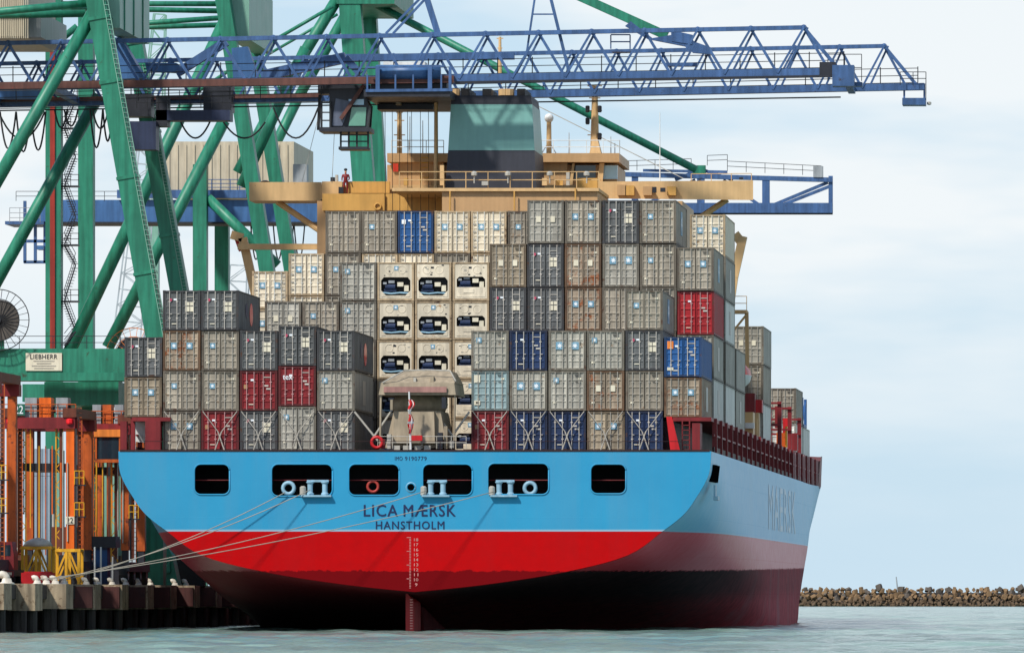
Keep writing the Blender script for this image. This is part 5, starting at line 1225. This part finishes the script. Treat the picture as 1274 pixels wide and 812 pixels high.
# ------------------------------------------------------------------ straddle carriers and yard gear on the quay
def straddle(x0, x1, Y, top, num, label, cab=None, mat='orange', tint='orange_dirty'):
    t = thing('straddle_carrier', label, 'straddle carrier', ((x0+x1)/2, Y, QZ), 'straddle carriers on the quay')
    L = 8.5
    for x, sgn in ((x0, -1), (x1, 1)):
        for y in (Y, Y+L):
            MB().box(x-.2, x+.2, y-.3, y+.3, QZ+1.5, QZ+2.4).build('bogie_post', 'dark_steel', t); MB().box(x-.27, x+.27, y-.35, y+.35, QZ+2.4, top).build('leg', mat if y == Y else 'orange_dirty', t)
            MB().box(x-.12+sgn*-.62, x-.12+sgn*-.62+.22, y-.1, y+.2, QZ+1.8, top-.5).build('mast_rail', 'carrier_brown', t)
        MB().box(x-.42, x+.42, Y-1.2, Y+L+1.2, QZ+.95, QZ+1.6).build('bogie_beam', 'dark_steel', t)
        for k in range(4):
            y = Y-.6+k*(L+1.2)/3; w = MB().tube((x-.28, y, QZ+.72), (x+.28, y, QZ+.72), .72, n=16).build('wheel', 'tyre', t); MB().tube((x-.3, y, QZ+.72), (x+.3, y, QZ+.72), .32, n=10).build('rim', 'grey_steel', w)
        MB().box(x-.45, x+.45, Y-.6, Y+L+.6, top, top+.6).build('top_beam', 'carrier_brown', t)
        gx = x-sgn*.75 if sgn > 0 else x+.75; lg = MB(); z = QZ+1.7; k = 0
        for q in (-.22, .22): lg.box(gx+q-.04, gx+q+.04, Y-.1, Y, QZ+1.6, top-.3)
        while z < top-.9: lg.bar((gx-.22 if k % 2 else gx+.22, Y-.05, z), (gx+.22 if k % 2 else gx-.22, Y-.05, z+.55), .05); z += .55; k += 1
        lg.build('chain_guide', 'yellow' if k % 3 else 'orange_dirty', t)
        MB().box(x+sgn*.42-.05, x+sgn*.42+.05, Y-.5, Y-.4, QZ+1.8, top).build('hose', 'cable', t); MB().box(x-sgn*.46-.03, x-sgn*.46+.03, Y-.5, Y-.4, QZ+1.8, top-1).build('hydraulic_pipe', 'galv', t)
        lad = MB()
        for k in range(34): lad.box(x+.5, x+.78, Y-.34, Y-.28, QZ+1.8+k*.3, QZ+1.84+k*.3)
        for q in (.5, .78): lad.box(x+q-.03, x+q+.03, Y-.34, Y-.28, QZ+1.6, top-.2)
        lad.build('ladder', 'orange_dirty', t)
        MB().lathe((x, Y-.5, top-.45), [(.2, 0), (.24, .1), (.24, .3), (.12, .36)], 8).build('lamp', 'redlamp', t)
    MB().box(x0-.5, x1+.5, Y-.5, Y+.6, top-.75, top+.0).build('cross_beam', 'maroon', t); MB().box(x0-.5, x1+.5, Y+L-.5, Y+L+.6, top-.75, top).build('cross_beam', 'maroon', t)
    for q in (.24, .48, .76): MB().box(x0+(x1-x0)*q, x0+(x1-x0)*(q+.2), Y-.3, Y+1.2, top, top+1.3).build('engine_box', 'grey_steel' if q != .48 else mat, t)
    MB().tube((x0+(x1-x0)*.7, Y+.2, top+.5), (x1, Y+.2, top+.7), .22, n=8).build('exhaust', 'dark_steel', t)
    MB().box(x0+.6, x1-.6, Y+.6, Y+L-.6, QZ+7.6, QZ+8.1).build('spreader', 'dark_steel', t)
    for q in (.3, .7): MB().tube((x0+(x1-x0)*q, Y+2, QZ+8.1), (x0+(x1-x0)*q, Y+2, top), .03, n=5).build('hoist_rope', 'cable', t)
    for k in range(9):
        q = (k*.37+.11) % 1; MB().box(x0+(x1-x0)*q-.035, x0+(x1-x0)*q+.035, Y-.25-.1*(k % 3), Y-.18-.1*(k % 3), QZ+2.0+(k % 4)*.9, top-.8-(k % 3)*1.1).build('service_pipe', ('galv', 'yellow', 'orange', 'cable', 'orange_dirty')[k % 5], t)
    for z in (QZ+4.5, QZ+6.6): MB().box(x1+.32, x1+.95, Y-.5, Y+.5, z, z+.07).build('side_step', 'dark_steel', t); railing('side_rail', [(x1+.32, Y-.5, z+.07), (x1+.95, Y-.5, z+.07)], .9, .3, t, 'yellow')
    railing('top_rail', [(x0-.4, Y-.45, top+.0), (x1+.4, Y-.45, top+.0)], .85, .55, t, 'orange_dirty', (1.0, .5), .035)
    if num:
        for (cx, cz, w, h, bgm, fgm, yy) in ((x0+.6, top+.5, .8, .75, 'sign_green', 'star_white', Y-.62), (x1, QZ+4.3, .6, .5, 'placard', 'dark_steel', Y-.42)):
            p = MB().box(cx-w/2, cx+w/2, yy, yy+.02, cz-h/2, cz+h/2).build('number_plate', bgm, t)
            me = text_mesh(num, w*.7, h*.72, 'number', .01, 1.05, .004); me.transform(Matrix.Translation((cx, yy-.012, cz))); link('number', me, fgm, p)
    if cab:
        cx0, cx1, z0, z1 = cab
        c = MB().box(cx0, cx1, Y-1.9, Y-.55, z0, z0+.22).build('cab_floor', mat, t)
        MB().box(cx0-.12, cx1+.12, Y-2.0, Y-.5, z1-.5, z1).build('cab_roof', 'orangecard', t)
        for x in (cx0, cx1):
            for y in (Y-1.85, Y-.6): MB().box(x-.07, x+.07, y-.07, y+.07, z0, z1-.5).build('cab_post', mat, t)
        MB().box(cx0+.07, cx1-.07, Y-1.82, Y-.65, z0+.22, z1-.5).build('cab_glass', 'glass_dark', t)
    return t
straddle(PX(14, 515), PX(88, 515), 515, PZ(519, 515), '22', 'orange straddle carrier numbered 22 with grey engine boxes on top')
straddle(PX(-86, 492), PX(-9, 492), 492, PZ(474, 492), None, 'tall orange straddle carrier standing left of carrier 22')
straddle(PX(103, 530), PX(156, 530), 530, PZ(527, 530), None, 'orange straddle carrier with glazed cab close to the ship stern', (PX(119, 528), PX(149, 528), PZ(575, 528), PZ(534, 528)), 'orange_dirty')
def yard_box(x0, x1, y0, y1, Y, d, mat, label, name='yard_container', cat='container'):
    t = thing(name, label, cat, (PX((x0+x1)/2, Y), Y, PZ(y1, Y)))
    X1, X2, Z1, Z2 = PX(x0, Y), PX(x1, Y), PZ(y1, Y), PZ(y0, Y)
    m = MB(); n = max(4, int((X2-X1)/.28)); pr = []
    for i in range(n): a = X1+(X2-X1)*i/n; p = (X2-X1)/n; pr += [(a, 0), (a+p*.3, 0), (a+p*.5, .05), (a+p*.8, .05)]
    pr.append((X2, 0)); k = 0
    for x, yy in pr: m.v += [(x, Y+yy, Z1), (x, Y+yy, Z2)]
    for i in range(len(pr)-1): m.f.append((2*i, 2*i+2, 2*i+3, 2*i+1))
    m.build('front_wall', mat, t); MB().box(X1, X2, Y+.06, Y+d, Z1, Z2).build('shell', mat, t)
    for x in (X1, X2-.14): MB().box(x, x+.14, Y-.03, Y-.0, Z1, Z2).build('post', mat, t)
    return t
paint('slab_blue', C(140, 158, 172), .5, .12, .15)
yard_box(38, 62, 592, 727, 545, 3, 'slab_blue', 'tall grey blue container stack seen inside carrier 22')
yard_box(38, 62, 558, 591.6, 545, 3, 'slab_blue', 'upper grey blue container seen inside carrier 22')
yard_box(126, 152, 575, 670, 541.5, 2, 'green_pale', 'pale green screen behind the glazed cab carrier', 'yard_screen', 'screen')
yard_box(128, 151, 507, 527, 541.8, 2, 'white', 'white corrugated box above the carrier cab', 'yard_box', 'box') if False else None
yard_box(168, 186, 523, 549, 520, .0+2, 'white', 'white box', 'yard_box', 'box') if False else None
# white tarpaulin stores at the ship's port rail
tag(MB().quadbox([P(167, 549, 507.5), P(184, 551, 507.5), P(184, 551, 509), P(167, 549, 509), P(166, 524, 507.5), P(184, 523, 507.5), P(184, 523, 509), P(166, 524, 509)]).build('stores_bale', 'white'), 'white wrapped bale on the port deck edge under the slate container', 'bale')
tag(MB().quadbox([P(129, 560, 540), P(150, 560, 540), P(150, 560, 542), P(129, 560, 542), P(131, 507, 540), P(151, 506, 540), P(151, 506, 542), P(131, 507, 542)]).build('canvas_cover', 'white'), 'white cover hung over the rail above the carrier cab', 'cover')
# yard furniture along the quay edge
def lattice_frame(x0, x1, y0, y1, Y, label, d=1.6, roof=False):
    t = thing('steel_stand', label, 'stand', (PX((x0+x1)/2, Y), Y, QZ))
    X1, X2, Z1, Z2 = PX(x0, Y), PX(x1, Y), QZ, PZ(y0, Y)
    for y in (Y, Y+d):
        for x in (X1, (X1+X2)/2, X2): MB().box(x-.09, x+.09, y-.09, y+.09, Z1, Z2).build('post', 'yellow', t)
        MB().box(X1-.12, X2+.12, y-.1, y+.1, Z2, Z2+.2).build('beam', 'yellow', t)
        MB().bar((X1, y, Z1+.2), ((X1+X2)/2, y, Z2), .12).build('brace', 'yellow', t); MB().bar((X2, y, Z1+.2), ((X1+X2)/2, y, Z2), .12).build('brace', 'yellow', t)
    for x in (X1, X2): MB().box(x-.08, x+.08, Y+.1, Y+d-.1, Z2+.01, Z2+.17).build('tie', 'yellow', t)
    if roof: MB().lathe(((X1+X2)/2, Y+d/2, Z2+.2), [(1.0, 0), (.8, .3), (.4, .5), (.08, .56)], 12).build('tarp_heap', 'bar_grey', t, True)
    return t
lattice_frame(28, 62, 683, 728, 501, 'yellow lattice stand with a grey heap on top at the quay edge', 1.6, True)
lattice_frame(67, 98, 686, 728, 510.5, 'yellow braced stand beside the mooring ropes', 1.6)
def truck(x0, x1, Y, label, mat):
    t = thing('terminal_tractor', label, 'truck', (PX((x0+x1)/2, Y), Y, QZ)); X1, X2 = PX(x0, Y), PX(x1, Y)
    MB().box(X1, X2, Y, Y+4.5, QZ+.55, QZ+.95).build('chassis', 'dark_steel', t)
    MB().prism([(X1, QZ+.95), (X2, QZ+.95), (X2, QZ+1.9), (X2-.12, QZ+2.75), (X1+.12, QZ+2.75), (X1, QZ+1.9)], Y, Y+1.9).build('cab', mat, t)
    MB().box(X1+.2, X2-.2, Y-.02, Y+.0, QZ+1.85, QZ+2.55).build('windscreen', 'glass_dark', t); MB().box(X1, X2, Y-.12, Y, QZ+.5, QZ+.9).build('bumper', mat, t)
    for x in (X1+.25, X2-.25):
        MB().box(x-.14, x+.14, Y-.15, Y-.12, QZ+.62, QZ+.8).build('headlight', 'placard', t)
        for y in (Y+.8, Y+3.6): MB().tube((x-.2, y, QZ+.5), (x+.2, y, QZ+.5), .5, n=14).build('wheel', 'tyre', t)
    return t
truck(-34, 17, 496, 'red terminal tractor parked behind the large white bollard', 'truck_red')
tag(MB().box(PX(28, 497), PX(64, 497), 496.4, 498.6, QZ+.0, PZ(712, 497)).box(PX(31, 497), PX(61, 497), 496.5, 498.5, PZ(712, 497), PZ(710.5, 497)).build('steel_skip', 'red'), 'low red steel skip below the yellow stand with a heap', 'skip')
sb = thing('equipment_cabinet', 'blue cabinet with dark top standing behind two white posts', 'cabinet', (PX(127, 524), 524, QZ))
MB().box(PX(117, 524), PX(135, 524), 523.5, 525, QZ, PZ(681, 524)).build('body', 'c_navy', sb); MB().box(PX(106, 524), PX(146, 524), 523.2, 525.4, PZ(681, 524), PZ(667, 524)).build('canopy', 'dark_steel', sb)
MB().box(PX(119, 523.5), PX(125.5, 523.5), 523.46, 523.5, PZ(705, 524), PZ(684, 524)).build('door', 'c_blue', sb); MB().box(PX(127, 523.5), PX(133.5, 523.5), 523.46, 523.5, PZ(705, 524), PZ(684, 524)).build('door', 'c_blue', sb)
for px, wp in ((118, 'farther from'), (125.5, 'nearer to')): tag(MB().tube((PX(px, 518), 518, QZ), P(px, 680, 518), .06, n=8).build('white_post', 'white'), 'slim white post before the blue cabinet, '+wp+' the hull', 'post', 'white posts by the cabinet')
gt = thing('gangway_tower', 'yellow lattice gangway tower between the straddle carriers and the hull', 'tower', (PX(180, 548), 548, QZ))
for px in (172, 190):
    for y in (548, 549.6): MB().bar((PX(px, 548), y, QZ), (PX(px+(3 if px < 180 else -4), 548), y, PZ(615, 548)), .16).build('post', 'yellow', gt)
for i in range(9): MB().bar(P(172+i*.3, 726-i*12, 547.9), P(189-i*.4, 714-i*12, 547.9), .12).build('step_flight', 'yellow', gt)
MB().box(PX(171, 548), PX(187, 548), 547.6, 550, PZ(616, 548), PZ(613, 548)).build('platform', 'yellow', gt)
tag(MB().prism([(PX(188, 560), QZ), (PX(222, 560), QZ), (PX(214, 560), PZ(690, 560)), (PX(196, 560), PZ(655, 560))], 560, 562).box(PX(203, 560), PX(212, 560), 559.6, 560, PZ(712, 560), PZ(695, 560)).build('ramp_block', 'green'), 'green wedge shaped steel ramp beside the port bilge', 'ramp')
tag(MB().box(PX(196, 565), PX(250, 565), 566.8, 568, QZ, PZ(670, 565)).box(PX(205, 565), PX(240, 565), 567, 567.9, PZ(670, 565), PZ(665, 565)).build('fender_stack', 'tyre'), 'black fender stack on the quay beyond the green ramp', 'fender')
tag(MB().box(PX(62, 513), PX(108, 513), 513, 514.5, QZ, PZ(706, 513)).box(PX(66, 513), PX(100, 513), 513.2, 514.3, PZ(706, 513), PZ(690, 513)).build('spare_spreader', 'dark_steel'), 'dark steel spreader frame lying under carrier 22', 'spreader')


for x0, x1, y0, Y, lab in ((58, 100, 655, 538, 'dark generator block behind carrier 22'), (100, 150, 668, 543, 'dark machinery skid under the pale green screen'), (-20, 40, 690, 508, 'dark pallet pile beneath the yellow stand')):
    t = thing('machinery_block', lab, 'machinery', (PX((x0+x1)/2, Y), Y, QZ)); X1, X2, Z2 = PX(x0, Y), PX(x1, Y), PZ(y0, Y)
    MB().box(X1, X2, Y, Y+1.8, QZ, QZ+(Z2-QZ)*.62).build('lower_body', 'dark_steel', t); MB().box(X1+.3, X2-.4, Y+.2, Y+1.6, QZ+(Z2-QZ)*.62, Z2).build('upper_body', 'carrier_brown', t)
    for q in (.2, .5, .8): MB().box(X1+(X2-X1)*q-.06, X1+(X2-X1)*q+.06, Y-.06, Y, QZ, QZ+(Z2-QZ)*.6).build('rib', 'grey_steel', t)
    MB().tube((X1+.4, Y+.5, Z2), (X1+.4, Y+.5, Z2+.9), .1, n=8).build('stack_pipe', 'galv', t)
# ------------------------------------------------------------------ seaman on the bridge wing
def person(px, py, Y, label):
    t = thing('person', label, 'person', P(px, py, Y)); c = P(px, py, Y); b = bmesh.new()
    J = {'pel': (0, 0, .92), 'ch': (0, 0, 1.25), 'nk': (0, 0, 1.47), 'hd': (0, -.02, 1.66), 'hl': (-.1, 0, .88), 'kl': (-.12, -.02, .48), 'fl': (-.12, .02, .06), 'tl': (-.12, -.16, .03), 'hr': (.1, 0, .88), 'kr': (.12, -.02, .48), 'fr': (.12, .02, .06), 'tr': (.12, -.16, .03),
         'sl': (-.2, 0, 1.38), 'el': (-.27, .02, 1.1), 'wl': (-.24, -.18, .92), 'sr': (.2, 0, 1.38), 'er': (.27, .02, 1.1), 'wr': (.22, -.2, .95)}
    Rr = {'pel': .15, 'ch': .16, 'nk': .06, 'hd': .11, 'hl': .1, 'kl': .07, 'fl': .06, 'tl': .045, 'hr': .1, 'kr': .07, 'fr': .06, 'tr': .045, 'sl': .075, 'el': .055, 'wl': .045, 'sr': .075, 'er': .055, 'wr': .045}
    E = ['pel ch', 'ch nk', 'nk hd', 'pel hl', 'hl kl', 'kl fl', 'fl tl', 'pel hr', 'hr kr', 'kr fr', 'fr tr', 'ch sl', 'sl el', 'el wl', 'ch sr', 'sr er', 'er wr']
    ks = list(J); me = bpy.data.meshes.new('body'); me.from_pydata([tuple(c+Vector(J[k])) for k in ks], [tuple(ks.index(q) for q in e.split()) for e in E], [])
    o = bpy.data.objects.new('body', me); COL.objects.link(o)
    sk = o.modifiers.new('skin', 'SKIN'); o.modifiers.new('sub', 'SUBSURF').levels = 1
    for i, k in enumerate(ks): me.skin_vertices[0].data[i].radius = (Rr[k], Rr[k])
    me.skin_vertices[0].data[0].use_root = True
    dg = bpy.context.evaluated_depsgraph_get(); m2 = bpy.data.meshes.new_from_object(o.evaluated_get(dg)); bpy.data.objects.remove(o)
    m2.materials.clear(); m2.materials.append(MATS['truck_red']); m2.materials.append(MATS['skin'])
    for p in m2.polygons:
        if p.center.z > c.z+1.5: p.material_index = 1
    bo = bpy.data.objects.new('body', m2); COL.objects.link(bo); attach(bo, t); m2.shade_smooth()
    MB().sphere(c+Vector((0, 0, 1.74)), .13, 12, 8, (1, 1.1, .8)).build('helmet', 'dark_steel', t, True)
    return t
person(430, 241, 562.0, 'person in red coveralls and dark helmet standing on the port bridge wing')
